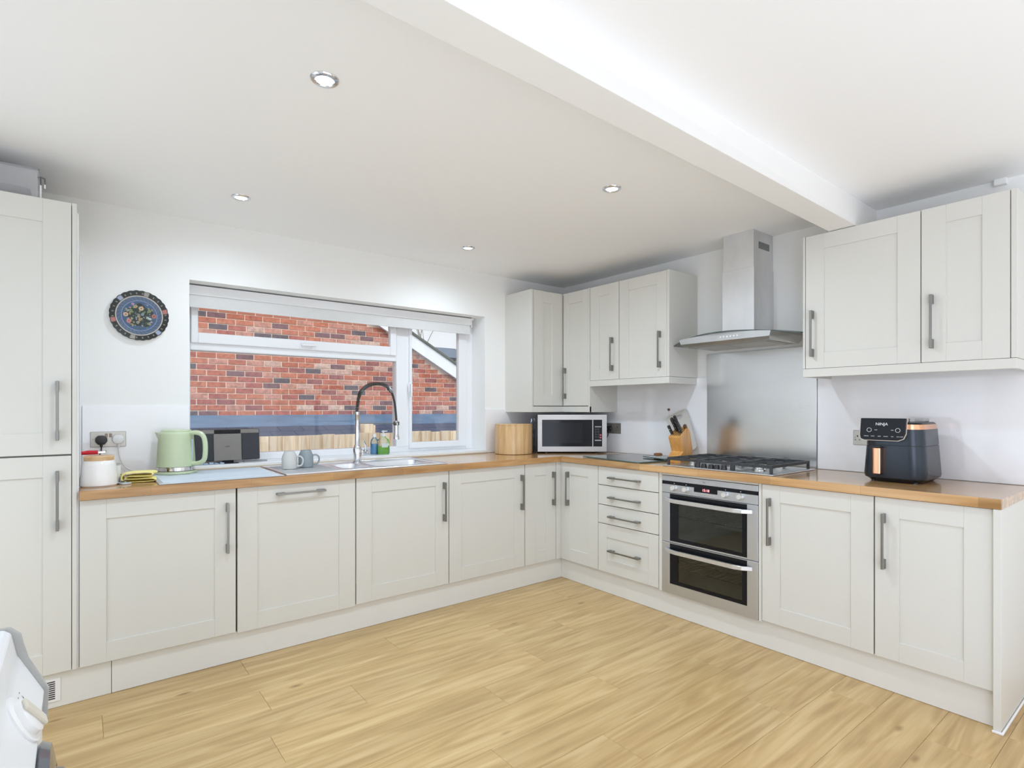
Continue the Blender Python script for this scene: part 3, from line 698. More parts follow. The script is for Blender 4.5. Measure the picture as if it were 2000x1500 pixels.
def ringv(x, inset, ztop, zb):
    A = []
    for y, zt in V1:
        yy = YC_ + (y - YC_) * (1 - inset); A.append(b.bm.verts.new((x, yy, zt if ztop else zb)))
    return A
TF, TB = ringv(2.985, 0, True, 0), ringv(3.37, 0, True, 0)
BF, BBk = ringv(3.01, .07, False, 1.648), ringv(3.36, .07, False, 1.648)
MF = ringv(2.988, .03, False, 1.664)
for A, C in ((TF, TB), (TB, BBk), (BBk, BF), (BF, MF), (MF, TF)):
    for i in range(n): b.bm.faces.new((A[i], A[i+1], C[i+1], C[i]))
b.bm.faces.new([TF[0], TB[0], BBk[0], BF[0], MF[0]]); b.bm.faces.new([TF[-1], TB[-1], BBk[-1], BF[-1], MF[-1]])
hbod = obj('hood_body', b, STEEL, hd)
b = B(); b.box(3.03, 3.33, 1.54, 2.05, 1.644, 1.6482, bev=.001)
for i in range(2): b.box(3.05, 3.31, 1.56 + i * .25, 1.79 + i * .24, 1.6425, 1.6445)
obj('filter', b, mat('filter_alloy', (.42, .41, .39), .4, 1.0), hbod)
for i in range(6):
    b = B(); b.lathe([(1e-5, -.003), (.0045, -.003), (.005, 0)], (2.9855, 1.80 - .021 * i + .0, 1.684 + .0), 12, 'X'); obj('button', b, mat('button_white', (.85, .87, .9), .2), hbod, True)

# ------------------------------------------------------------------ microwave (stands across the corner)
mw = thing('microwave', 'stainless steel microwave standing across the corner of the worktop', 'microwave', (3.050, 3.110, WT), -YAW)
b = B(); b.prism([(-.2695, .012), (.2695, .012), (.2695, .165), (.10, .34), (-.262, .34)], .014, .3025, 'Z', bev=.002); obj('body', b, mat('microwave_case', (.30, .30, .30), .4, .6), mw, local=True)
b = B()
for a in ((-.2705, -.2365, .014, .3035), (.2345, .2705, .014, .3035), (-.2365, .2345, .014, .054), (-.2365, .2345, .264, .3035)): b.box(a[0], a[1], -.004, .012, a[2], a[3])
b.box(.158, .164, -.004, .012, .054, .264); fr = obj('front_frame', b, mat('microwave_steel', (.46, .45, .435), .4, .85, var=.06, scale=30, stretch=(.1, 1, 1)), mw, local=True)
b = B(); b.box(-.2365, .158, -.002, .010, .054, .264); dw = obj('door_window', b, BLACKG, mw, local=True)
b = B(); b.box(-.21, .08, -.0026, -.0018, .080, .240); obj('mesh_area', b, mat('window_mesh', (.014, .016, .02), .12, Specular_IOR_Level=.2), dw, local=True)
b = B(); b.box(.164, .2345, -.002, .010, .054, .264); cp = obj('control_panel', b, BLACKG, mw, local=True)
Mw = lambda u, z: Matrix.Translation((u, -.0024, z)) @ Matrix(((1, 0, 0, 0), (0, 0, -1, 0), (0, 1, 0, 0), (0, 0, 0, 1)))
for z0_, z1_ in ((.205, .213), (.098, .107)):
    b = B(); b.box(.178, .228, -.0032, -.002, z0_, z1_, bev=.0008); obj('label_strip', b, GREYP, cp, local=True)
for r_ in range(4):
    for c_ in range(2):
        b = B(); b.box(.178 + c_ * .019, .193 + c_ * .019, -.0032, -.002, .122 + r_ * .020, .136 + r_ * .020, bev=.0008); obj('button', b, BLACKP, cp, local=True)
for z in (.138, .118):
    b = B(); b.box(.215, .230, -.0036, -.002, z, z + .012, bev=.0008); obj('start_button', b, mat('red_button', (.55, .12, .17), .4), cp, local=True)
b = B()
for x in (-.20, .20): b.lathe([(1e-5, 0), (.014, 0), (.012, .014), (1e-5, .0145)], (x, .05, 0), 12)
b.lathe([(1e-5, 0), (.014, 0), (.012, .014), (1e-5, .0145)], (-.2, .28, 0), 12); obj('foot', b, BLACKP, mw, local=True)

# ------------------------------------------------------------------ bread bin, packet
bb = thing('bread_bin', 'round bamboo bread bin left of the microwave', 'bread bin', (2.687, 3.392, WT))
b = B(); b.lathe([(1e-5, 0), (.140, 0), (.1465, .004), (.1465, .218), (.143, .222)], (0, 0, 0), 56); obj('drum', b, BAMBOO, bb, True, local=True)
b = B(); b.lathe([(.1425, .219), (.146, .222), (.146, .230), (.142, .233), (1e-5, .233)], (0, 0, 0), 56); obj('lid', b, BAMBOO, bb, True, local=True)
b = B(); random.seed(3); N_ = 9
for i in range(N_):
    for j in range(5): pass
vs = [[b.bm.verts.new((2.842 + .012 * random.random() + .005 * math.sin(i * 2.1 + j), 3.315 + .018 * j + .01 * random.random(), .914 + .034 * i)) for j in range(4)] for i in range(N_)]
for i in range(N_ - 1):
    for j in range(3): b.bm.faces.new((vs[i][j], vs[i][j+1], vs[i+1][j+1], vs[i+1][j]))
pk = obj('plastic_packet', b, glassy('packet_film', (.72, .78, .86), .12, 1.3)); pk.modifiers.new('thick', 'SOLIDIFY').thickness = .0015
tag(pk, 'crumpled clear plastic packet wedged between bread bin and microwave', 'packet')

# ------------------------------------------------------------------ glass boards, knife block, boards
def gboard(label, c, sx_, sy_, rz, z, edge):
    t = thing('glass_board', label, 'chopping board', (c[0], c[1], z), rz)
    b = B(); b.box(-sx_/2, sx_/2, -sy_/2, sy_/2, .003, .008, bev=.0015); obj('glass_sheet', b, BOARDG, t, local=True)
    b = B(); e = .0028
    for a in ((-sx_/2 - e, -sx_/2 + .0, -sy_/2, sy_/2), (sx_/2, sx_/2 + e, -sy_/2, sy_/2), (-sx_/2, sx_/2, -sy_/2 - e, -sy_/2), (-sx_/2, sx_/2, sy_/2, sy_/2 + e)): b.box(*a, .003, .0085)
    obj('edge', b, edge, t, local=True)
    b = B()
    for px_ in (-1, 1):
        for py_ in (-1, 1): b.lathe([(1e-5, 0), (.008, 0), (.008, .003), (1e-5, .003)], (px_ * (sx_/2 - .02), py_ * (sy_/2 - .02), 0), 10)
    obj('foot', b, WHITEP, t, local=True); return t
EDG = mat('green_glass_edge', (.07, .13, .13), .15)
gboard('large pale green glass board on the worktop in front of the microwave plug', (3.075, 2.52), .46, .56, R(-7), WT + .0005, EDG)
gboard('small glass board lying on the large one beside the knife block', (3.17, 2.34), .17, .22, R(-12), WT + .0105, EDG)
b = B(); b.prism([(-.028, 0), (.028, 0), (.024, .016), (.006, .02), (-.02, .018)], -.02, .02, 'Y', bev=.002)
o = obj('wooden_stopper', b, mat('brown_wood', (.30, .13, .05), .5)); o.location = (3.31, 2.49, WT + .0105); o.rotation_euler = (0, 0, R(80)); tag(o, 'small brown wooden piece at the back of the glass board', 'wooden piece')
kb = thing('knife_block', 'slanted beech knife block left of the hob', 'knife block', (3.08, 2.14, WT))
prof = [(3.025, WT), (3.155, WT), (3.160, 1.00), (3.130, 1.118), (3.105, 1.145), (3.018, 1.078), (3.058, .985), (3.022, .958)]
b = B(); b.prism([(x, z) for x, z in prof], 2.104, 2.192, 'Y', bev=.002); obj('block', b, BEECH, kb)
b = B()
for i in range(6): y = 2.112 + i * .0130; b.prism([(3.03, 1.0885), (3.095, 1.1385), (3.0945, 1.1400), (3.0295, 1.0900)], y, y + .003, 'Y')
obj('slots', b, BLACKP, kb)
dirk = Vector((-.52, .10, .85)).normalized()
random.seed(5)
for i, (y, s_, L_) in enumerate(((2.112, .30, .085), (2.125, .55, .105), (2.138, .75, .11), (2.148, .45, .105), (2.160, .65, .10), (2.173, .15, .07))):
    p0 = Vector((3.03 + .065 * s_, y, 1.086 + .05 * s_)); 
    kf = thing('knife', ['black handled knife nearest the hob in the knife block', 'second knife from the hob in the knife block', 'third knife from the hob in the knife block', 'knife with black handle in the middle of the block', 'fifth knife from the hob, standing tall in the block', 'short black handled knife at the corner side of the block'][i], 'knife', p0, 0, 'knives in the wooden block')
    b = B(); q = [p0 + dirk * (L_ * f) for f in (0.08, .15, .3, .6, .85, .97, 1.0)]; b.tube(q, [.007, .0095, .0105, .0095, .0108, .0095, .004], 10); obj('knife_handle', b, BLACKP, kf, True)
    b = B(); b.tube([p0 - dirk * .012, p0 + dirk * (L_ * .09)], [.0045, .0065], 10)
    for f in (.35, .6): pr_ = p0 + dirk * (L_ * f); b.ball(pr_ + Vector((-.0075, -.003, -.003)), .0025, n=6)
    obj('bolster', b, CHROME, kf, True)
b = B(); p0 = Vector((3.10, 2.116, 1.135)); b.tube([p0, p0 + Vector((-.01, 0, .018))], .012, 12)
b.tube([p0 + Vector((-.01, 0, .018)), p0 + Vector((-.013, 0, .023))], .009, 12)
tag(obj('sharpening_steel', b, mat('brown_handle', (.16, .08, .04), .4), None, True), 'stubby brown handle at the rear corner of the knife block', 'sharpener')
# leaning cutting board with a hand hole
e1 = Vector((-.40, -.917)); e2 = Vector((.917, -.40)); A0 = Vector((2.305, 1.268)); Wd, Ln = .172, .302
def bp2(s_, t_): return A0 + e2 * (s_ * Wd) + e1 * (t_ * Ln)
b = B(); outer = []; r_ = .028
def rrect(x0, x1, y0, y1, r, n=5):
    P = []
    for cx, cy, a0 in ((x1 - r, y1 - r, 0), (x0 + r, y1 - r, 90), (x0 + r, y0 + r, 180), (x1 - r, y0 + r, 270)):
        for i in range(n + 1): a = R(a0 + 90 * i / n); P.append((cx + r * math.cos(a), cy + r * math.sin(a)))
    return P
O_ = rrect(0, Wd, 0, Ln, r_); H_ = rrect(.045, .127, .028, .056, .0139)
def lift(p, x): q = A0 + e2 * p[0] + e1 * p[1]; return (x, q.x, q.y)
for xx_, sgn in ((0, 1), (.009, -1)):
    pass
lay = []
for xo in (0, .009): lay.append(([b.bm.verts.new(lift(p, xo)) for p in O_], [b.bm.verts.new(lift(p, xo)) for p in H_]))
n = len(O_)
for (Oo, Hh) in lay:
    for i in range(n): b.bm.faces.new((Oo[i], Oo[(i+1) % n], Hh[(i+1) % n], Hh[i]))
for k_ in (0, 1):
    for i in range(n): b.bm.faces.new((lay[0][k_][i], lay[0][k_][(i+1) % n], lay[1][k_][(i+1) % n], lay[1][k_][i]))
# lean it: foot forward, top against the wall
for v in b.bm.verts: v.co.x += 3.384 - (1.268 - v.co.z) * .17 - .004
tag(obj('cutting_board', b, mat('grey_board', (.56, .54, .50), .45)), 'pale grey cutting board with a hand hole leaning behind the knife block', 'chopping board')
b = B(); b.lathe([(1e-5, -.010), (.008, -.010), (.010, -.004), (.006, 0)], (XW - .008, 2.457, 1.255), 16, 'X')
hk = obj('wall_hook', b, mat('bronze', (.26, .17, .11), .3, .8), None, True); tag(hk, 'small bronze knob on the splashback above the knife block', 'hook')
b = B(); b.tube([(XW - .012, 2.457, 1.247), (XW - .012, 2.455, 1.18)], .0008, 5); obj('cord', b, WHITEP, hk)

# ------------------------------------------------------------------ air fryer
af = thing('air_fryer', 'dark grey air fryer with copper handle at the right of the worktop', 'air fryer', (3.18, .95, WT))
NAVY = mat('fryer_shell', (.030, .040, .055), .26, .3, var=.05)
COPPER = mat('copper', (.83, .45, .27), .16, 1.0, var=.03)
def rr_ring(b, x0, x1, y0, y1, z, r, n=7):
    return [b.bm.verts.new((px_, py_, z)) for px_, py_ in rrect(x0, x1, y0, y1, r, n)]
def loft(b, rings, mi=0, caps=True):
    for A, C in zip(rings, rings[1:]):
        for i in range(len(A)): b.bm.faces.new((A[i], A[(i+1) % len(A)], C[(i+1) % len(A)], C[i])).material_index = mi
    if caps: b.bm.faces.new(rings[0]).material_index = mi; b.bm.faces.new(rings[-1]).material_index = mi
def fr_(z, g=0):   # footprint at height z (tapers upward)
    f = (z - .925) / .25; return (3.030 + .012 * f + g, 3.345 - .012 * f - g, .812 + .016 * f + g, 1.078 - .016 * f - g)
b = B(); loft(b, [rr_ring(b, *fr_(.925, .028), WT + .004, .04), rr_ring(b, *fr_(.925, .022), .922, .045)]); 
for xx in (3.07, 3.30):
    for yy in (.86, 1.03): b.lathe([(1e-5, 0), (.01, 0), (.01, .006), (1e-5, .006)], (xx, yy, WT), 10)
obj('foot_base', b, BLACKP, af, True)
b = B(); loft(b, [rr_ring(b, *fr_(.925, .020), .922, .05), rr_ring(b, *fr_(.93, .004), .932, .06), rr_ring(b, *fr_(.945), .945, .062), rr_ring(b, *fr_(1.0853), 1.0853, .060)]); obj('drawer', b, NAVY, af, True)
b = B(); loft(b, [rr_ring(b, *fr_(1.085, .004), 1.085, .056), rr_ring(b, *fr_(1.09, .004), 1.0885, .056)]); obj('seam', b, BLACKP, af, True)
b = B(); loft(b, [rr_ring(b, *fr_(1.0885), 1.0885, .060), rr_ring(b, *fr_(1.165), 1.165, .058)]); obj('shell', b, NAVY, af, True)
b = B(); loft(b, [rr_ring(b, *fr_(1.165, .001), 1.165, .057), rr_ring(b, *fr_(1.18, .003), 1.188, .055)]); obj('copper_band', b, COPPER, af, True)
b = B(); loft(b, [rr_ring(b, *fr_(1.19, .004), 1.188, .053), rr_ring(b, *fr_(1.2, .012), 1.197, .045), rr_ring(b, *fr_(1.2, .05), 1.199, .03)]); obj('lid', b, BLACKP, af, True)
# control panel: leans back, rounded lower corners
pb = B(); P_ = [(1.073, 1.216), (.882, 1.216), (.884, 1.145), (.893, 1.122), (.915, 1.112), (1.055, 1.112), (1.070, 1.118), (1.074, 1.135)]
pb.prism(P_, 0, .05, 'X', bev=.003, seg=2)
for v in pb.bm.verts: v.co.x += 3.018 + (v.co.z - 1.112) * .12
cpn = obj('control_panel', pb, BLACKG, af)
pb = B()
P2 = [(a + (.0035 if a > .98 else -.0035), c - (.003 if c < 1.15 else -.0)) for a, c in P_]; pb.prism(P2, .004, .02, 'X')
for v in pb.bm.verts: v.co.x += 3.018 + (v.co.z - 1.112) * .12
obj('panel_rim', pb, mat('rim_champagne', (.45, .38, .32), .25, 1.0), cpn)
def Mf(u, z):
    x = 3.018 + (z - 1.112) * .12 - .0005
    return Matrix.Translation((x, u, z)) @ Matrix.Rotation(R(6.8), 4, 'Y') @ Matrix(((0, 0, -1, 0), (-1, 0, 0, 0), (0, 1, 0, 0), (0, 0, 0, 1)))
PR = mat('print_white', (.75, .77, .78), .5)
text('lettering', 'NINJA', .019, PR, cpn, Mf(.982, 1.188), .0004)
for u, s_, z in ((1.045, 'MANUAL', 1.130), (1.018, 'ROAST', 1.130), (.990, 'BAKE', 1.130), (.963, 'REHEAT', 1.130), (.936, 'DRY', 1.130), (.906, 'MAX CRISP', 1.130), (1.006, 'TEMP', 1.160), (.938, 'TIME', 1.160)): text('lettering', s_, .0052, PR, cpn, Mf(u, z), .0003)
for u in (1.034, .915):
    b = B(); m_ = Mf(u, 1.160); ptsr = [m_ @ Vector((.0095 * math.cos(a * PI / 10), .0095 * math.sin(a * PI / 10), .0003)) for a in range(20)]
    b.tube(ptsr, .0009, 5, closed=True); obj('dial_ring', b, PR, cpn)
b = B(); poly = rrect(.9775, 1.0125, 3.030 - .036, 3.030 + .01, .008, 4); b.prism([(y_, x_) for x_, y_ in poly], .952, 1.075, 'Z', bev=.0015); obj('drawer_handle', b, COPPER, af, True)
b = B(); b.box(2.998, 3.03, .980, 1.010, 1.075, 1.083, bev=.002); b.box(3.00, 3.03, .980, 1.010, .946, .952, bev=.002); obj('handle_cap', b, BLACKP, af)
b = B(); b.box(3.22, 3.30, .865, .905, 1.198, 1.214, bev=.004, seg=2); obj('air_outlet', b, GREYP, af)

# ------------------------------------------------------------------ sockets and plugs
PLATE = mat('brushed_plate', (.50, .48, .44), .35, .8, var=.06, scale=60, stretch=(1, 1, .1))
def socket(label, F, u0, u1, z0, z1, holes_at, extra=None):
    t = thing('wall_socket', label, 'socket', {'Y': ((u0+u1)/2, YW - .008, z0), 'X': (XW - .008, (u0+u1)/2, z0)}[F[1]]); F = F[0]
    b = B(); F(b, u0, u1, z0, z1, .006, 0, bev=.002); pl = obj('plate', b, PLATE, t)
    w_, h_ = u1 - u0, z1 - z0
    for hc in holes_at:
        b = B(); uc = u0 + w_ * hc; zc = z0 + h_ * .40
        F(b, uc - .003, uc + .003, zc + .012, zc + .021, .0066, .005); F(b, uc - .014, uc - .007, zc - .006, zc - .002, .0066, .005); F(b, uc + .007, uc + .014, zc - .006, zc - .002, .0066, .005)
        obj('pin_holes', b, BLACKP, pl)
    b = B()
    for f in (.44, .56): F(b, u0 + w_ * f - .006, u0 + w_ * f + .006, z0 + h_ * .62, z0 + h_ * .88, .0085, .005, bev=.001)
    obj('switch', b, mat('switch_brown', (.30, .22, .18), .4), pl)
    b = B()
    for f in (.07, .93): F(b, u0 + w_ * f - .0025, u0 + w_ * f + .0025, z0 + h_ * .5 - .0025, z0 + h_ * .5 + .0025, .0068, .005)
    obj('screw', b, HANDLE, pl); return t
SY = (FY(YW - .008), 'Y'); SX = (FX(XW - .008), 'X')
socket('brushed metal double socket on the wall between tall cupboard and kettle', SY, .053, .204, 1.063, 1.143, [])
socket('brushed metal double socket on the wall right of the microwave', SX, 2.905, 3.060, 1.062, 1.146, [.25])
socket('brushed metal double socket partly hidden behind the air fryer', SX, 1.088, 1.239, 1.062, 1.143, [.85])
def plug(label, m_, c, ax, cable, r=.0035):
    t = thing('plug', label, 'plug', c)
    b = B(); x, y, z = c
    pf = [(-.026, -.006), (-.014, -.024), (.014, -.024), (.026, -.006), (.024, .012), (.012, .023), (-.012, .023), (-.024, .012)]
    if ax == 'Y': b.prism([(x + a, z + d) for a, d in pf], y - .028, y, 'Y', bev=.004, seg=2)
    else: b.prism([(y + a, z + d) for a, d in pf], x - .028, x, 'X', bev=.004, seg=2)
    obj('plug_top', b, m_, t, True)
    b = B(); b.tube(smooth_path([Vector(p) for p in cable], 30), [.006] * 4 + [r] * 27, 8); obj('cable', b, m_, t, True); return t
WC = mat('white_cable', (.72, .72, .72), .4)
ys = YW - .0145
plug('black plug in the left half of the socket near the tall cupboard', BLACKP, (.098, ys, 1.100), 'Y', [(.098, ys - .014, 1.08), (.098, ys - .016, 1.05), (.090, ys - .03, 1.01), (.10, ys - .04, .95), (.16, ys - .06, .925), (.20, ys - .08, .918)])
plug('white plug in the socket beside the kettle with its cable curling down', WC, (.170, ys, 1.103), 'Y', [(.171, ys - .014, 1.082), (.172, ys - .016, 1.05), (.178, ys - .018, 1.0), (.20, ys - .02, .955), (.24, ys - .03, .93), (.29, ys - .04, .919), (.34, ys - .06, .9155)])
xs_ = XW - .0145
plug('black plug in the socket beside the microwave', BLACKP, (xs_, 3.025, 1.100), 'X', [(xs_ - .014, 3.025, 1.078), (xs_ - .016, 3.027, 1.055), (xs_ - .02, 3.045, 1.02), (xs_ - .03, 3.07, .99), (xs_ - .03, 3.12, .96), (xs_ - .02, 3.18, .92)])
# ------------------------------------------------------------------ kettle
kt = thing('kettle', 'pale green ribbed electric kettle beside the window', 'kettle', (.415, 3.42, WT + .0085))
KG = mat('sage_plastic', (.53, .61, .41), .3, var=.01)
kz = 0
b = B(); b.lathe([(1e-5, 0), (.094, 0), (.096, .004), (.094, .014), (1e-5, .015)], n=48); obj('power_base', b, KG, kt, True, local=True)
b = B(); b.lathe([(.086, .015), (.0905, .017), (.090, .036), (.086, .037)], n=48); obj('chrome_band', b, CHROME, kt, True, local=True)
b = B(); b.lathe([(.084, .036), (.0895, .038), (.0885, .07), (.086, .12), (.083, .17), (.081, .205), (.080, .216), (.075, .222), (1e-5, .225)], n=80, flute=1, fl=(.06, .18)); bod = obj('body', b, KG, kt, True, local=True, ang=60)
b = B(); b.lathe([(1e-5, .222), (.072, .223), (.068, .231), (.02, .2345), (1e-5, .235)], n=40); obj('lid', b, KG, kt, True, local=True)
a_ = -YAW - R(0)  # handle swings to the right as seen
hx_, hy_ = math.cos(-R(40)), math.sin(-R(40))
def kp(r, z): return Vector((hx_ * r, hy_ * r, z))
b = B(); b.tube(smooth_path([kp(.074, .212), kp(.105, .216), kp(.135, .208), kp(.152, .185), kp(.158, .14), kp(.155, .085), kp(.142, .062), kp(.115, .052), kp(.083, .051)], 36), .0125, 10); obj('handle', b, KG, kt, True, local=True)
b = B(); sp = [(-hx_ * .070, -hy_ * .070)]
px_, py_ = -hx_, -hy_; tx, ty = -py_, px_
V_ = [Vector((px_*.070 + tx*.034, py_*.070 + ty*.034, .212)), Vector((px_*.070 - tx*.034, py_*.070 - ty*.034, .212)), Vector((px_*.118, py_*.118, .217)),
      Vector((px_*.083, py_*.083, .145)), Vector((px_*.075 + tx*.030, py_*.075 + ty*.030, .150)), Vector((px_*.075 - tx*.030, py_*.075 - ty*.030, .150))]
vv = [b.bm.verts.new(v) for v in V_]
for f in ((0, 2, 1), (0, 4, 3, 2), (1, 2, 3, 5), (0, 1, 5, 4), (3, 4, 5)): b.bm.faces.new([vv[i] for i in f])
obj('spout', b, KG, kt, local=True)
b = B(); b.prism([(-.004, .06), (.004, .06), (.005, .18), (-.005, .18)], .0835, .0865, 'X', m=Matrix.Rotation(-R(38), 4, 'Z')); obj('water_gauge', b, mat('gauge_blue', (.55, .72, .82), .1), kt, local=True)

# ------------------------------------------------------------------ radio on the sill
rd = thing('cd_radio', 'grey and black flat radio standing on the window sill', 'radio', (.704, 3.65, .937))
def tilt(b, y=3.635, k_=.10):
    for v in b.bm.verts: v.co.y += (v.co.z - .95) * k_
    return b
DG = mat('radio_grey', (.20, .19, .175), .4, .3)
b = tilt(B().box(.524, .888, 3.640, 3.675, .952, 1.140, bev=.008, seg=3)); obj('case', b, BLACKP, rd, True)
b = tilt(B().box(.530, .884, 3.6365, 3.645, 1.112, 1.138, bev=.003)); obj('top_strip', b, DG, rd)
for x0, x1 in ((.528, .630), (.785, .884)):
    b = tilt(B().box(x0, x1, 3.6365, 3.642, .957, 1.110, bev=.002)); obj('speaker_grille', b, mat('grille_cloth', (.045, .047, .055), .85, bump=.3, bscale=900), rd)
b = tilt(B().box(.632, .783, 3.634, 3.642, .953, 1.112, bev=.002)); cdp = obj('disc_door', b, DG, rd)
b = tilt(B().box(.636, .779, 3.6345, 3.6372, 1.114, 1.136, bev=.001)); obj('display', b, BLACKG, rd)
text('lettering', 'SONY', .010, mat('print_dark', (.06, .06, .06), .4), cdp, Matrix.Translation((.707, 3.6335 + .008, 1.036)) @ Matrix.Rotation(R(90), 4, 'X'), .0004)
b = B(); b.box(.66, .76, 3.60, 3.70, .9375, .9415, bev=.0015); b.box(.68, .74, 3.645, 3.665, .94, .955, bev=.001); obj('stand', b, BLACKG, rd)
b = B(); b.box(.80, .935, 3.655, 3.70, .9375, .945, bev=.003, seg=2)
tag(obj('remote_control', b, mat('remote_grey', (.35, .36, .37), .4), None, True), 'slim grey remote control behind the radio on the sill', 'remote')
b = B(); random.seed(11)
for i in range(5):
    x = .545 + i * .028; b.box(x, x + .022, 3.59 + .006 * (i % 2), 3.612, .9378, .943 + .003 * (i % 3), bev=.002)
tag(obj('sponge_scraps', b, mat('blue_wipes', (.35, .45, .60), .6)), 'crumpled blue and white wipes on the sill under the radio', 'wipes')

# ------------------------------------------------------------------ mugs (upside down)
def mug(label, c, m_, ang, m2):
    t = thing('mug', label, 'mug', c, 0, None)
    b = B(); r = .041; H = .098
    b.lathe([(.037, .004), (.0395, 0), (r, .002), (r + .001, .035), (r, .068), (r * .78, .088), (r * .70, H), (r * .62, H), (r * .6, H - .003), (1e-5, H - .003)], n=48, flute=1, fl=(.03, .07)); 
    obj('cup', b, m_, t, True, local=True, ang=50)
    ca, sa = math.cos(ang), math.sin(ang)
    P = [(r - .002, .068), (r + .018, .070), (r + .032, .058), (r + .034, .038), (r + .024, .018), (r - .002, .014)]
    b = B(); b.tube(smooth_path([Vector((ca * a, sa * a, z)) for a, z in P], 24), .0048, 8); obj('handle', b, m2, t, True, local=True); return t
CR = mat('cream_glaze', (.53, .525, .505), .2); BG = mat('bluegrey_glaze', (.25, .29, .31), .2)
mug('pale cream mug upside down on the sink drainer', (.955, 3.27, WT + .0085), CR, -R(36), CR)
mug('blue grey mug upside down behind the cream one on the drainer', (1.062, 3.318, WT + .0085), BG, -R(30), BG)

# ------------------------------------------------------------------ washing-up bottles
g = thing('soap_bottle', 'clear pump bottle half full of green washing-up liquid on the sill', 'bottle', (1.715, 3.66, .9375))
CB = glassy('bottle_clear', (.90, .94, .93), .03, 1.2)
b = B(); loft(b, [[b.bm.verts.new((x, y, z)) for x, y in rrect(-w_, w_, -d_, d_, min(w_, d_) * .7, 4)] for w_, d_, z in ((.040, .024, 0), (.043, .026, .006), (.043, .026, .085), (.036, .022, .105), (.016, .014, .122), (.014, .013, .130))]); obj('bottle', b, CB, g, True, local=True)
b = B(); loft(b, [[b.bm.verts.new((x, y, z)) for x, y in rrect(-w_, w_, -d_, d_, min(w_, d_) * .7, 4)] for w_, d_, z in ((.038, .022, .002), (.041, .024, .007), (.041, .024, .060))]); obj('liquid', b, mat('green_liquid', (.36, .78, .12), .1, Transmission_Weight=.35), g, True, local=True)
b = B(); b.lathe([(.015, .128), (.015, .142), (.006, .144), (.005, .158), (.012, .160), (.012, .168), (1e-5, .169)], n=20); b.box(-.006, .030, -.005, .005, .160, .167, bev=.002); obj('pump', b, mat('frosty_white', (.75, .78, .76), .3), g, True, local=True)
b = B(); b.prism(rrect(-.024, .024, .05, .078, .006, 3), -.0268, -.0262, 'Y'); obj('label_sticker', b, mat('clear_label', (.62, .68, .64), .3), g, local=True)
g = thing('spray_bottle', 'slim clear bottle of blue liquid behind the green soap bottle', 'bottle', (1.665, 3.70, .9375))
b = B(); b.lathe([(1e-5, 0), (.026, 0), (.028, .006), (.028, .085), (.022, .105), (.011, .118), (.011, .13)], n=28); obj('bottle', b, CB, g, True, local=True)
b = B(); b.lathe([(1e-5, .002), (.025, .002), (.026, .008), (.026, .075), (1e-5, .075)], n=28); obj('liquid', b, mat('blue_liquid', (.20, .52, .85), .1, Transmission_Weight=.35), g, True, local=True)
b = B(); b.lathe([(.0125, .122), (.0125, .138), (.008, .142), (1e-5, .143)], n=20); obj('cap', b, WHITEP, g, True, local=True)

# ------------------------------------------------------------------ left end clutter
cn = thing('storage_jar', 'white ceramic jar with wooden lid beside the tall cupboard', 'jar', (.0785, 3.148, WT))
b = B(); b.lathe([(1e-5, 0), (.066, 0), (.0715, .006), (.0715, .014), (.064, .095), (.059, .112), (.055, .116)], n=48); obj('jar', b, mat('white_ceramic', (.84, .83, .81), .12, coat=.4), cn, True, local=True)
b = B(); b.lathe([(.053, .114), (.056, .117), (.0575, .133), (.055, .137), (1e-5, .137)], n=48); obj('lid', b, wood('lid_wood', (.48, .29, .13), (.62, .41, .21), (.72, .52, .30), 'X', .4), cn, True, local=True)
op = thing('can_opener', 'red handled opener lying on the wooden jar lid', 'opener', (.07, 3.18, WT + .1375))
b = B(); b.tube([(-.055, .02, .010), (-.03, .018, .012), (.006, .012, .012)], [.008, .0105, .0095], 10); obj('handle', b, mat('red_plastic', (.55, .015, .03), .3), op, True, local=True)
b = B(); b.box(.004, .036, .004, .012, .006, .018, bev=.002); b.lathe([(1e-5, 0), (.010, 0), (.010, .004), (1e-5, .004)], (.028, .006, .016), 14); obj('blade', b, CHROME, op, True, local=True)
wp = thing('plastic_tub', 'small white plastic tub standing behind the wooden lidded jar', 'tub', (.140, 3.235, WT))
b = B(); b.lathe([(1e-5, 0), (.022, 0), (.026, .085), (.0235, .085), (.020, .003), (1e-5, .003)], n=28); obj('tub', b, mat('tub_white', (.72, .74, .77), .3), wp, True, local=True)
b = B(); b.lathe([(.026, .083), (.0275, .084), (.0275, .089), (.0235, .089), (.0235, .084)], n=28); obj('rim', b, GREYP, wp, True, local=True)
ph = thing('mobile_phone', 'dark mobile phone lying flat between the jar and yellow cloth', 'phone', (.163, 3.165, WT), R(20))
b = B(); b.box(-.019, .019, -.055, .055, .0003, .009, bev=.003, seg=2); obj('case', b, mat('phone_case', (.50, .53, .55), .3), ph, local=True)
b = B(); b.box(-.016, .016, -.050, .050, .0088, .0095); obj('screen', b, mat('screen_dark', (.06, .10, .14), .08), ph, local=True)
b = B(); b.box(.188, .222, 3.262, 3.296, WT + .0003, WT + .03, bev=.004, seg=2)
tag(obj('charger', b, WHITEP, None, True), 'small white charger block beside the yellow cloth', 'charger')
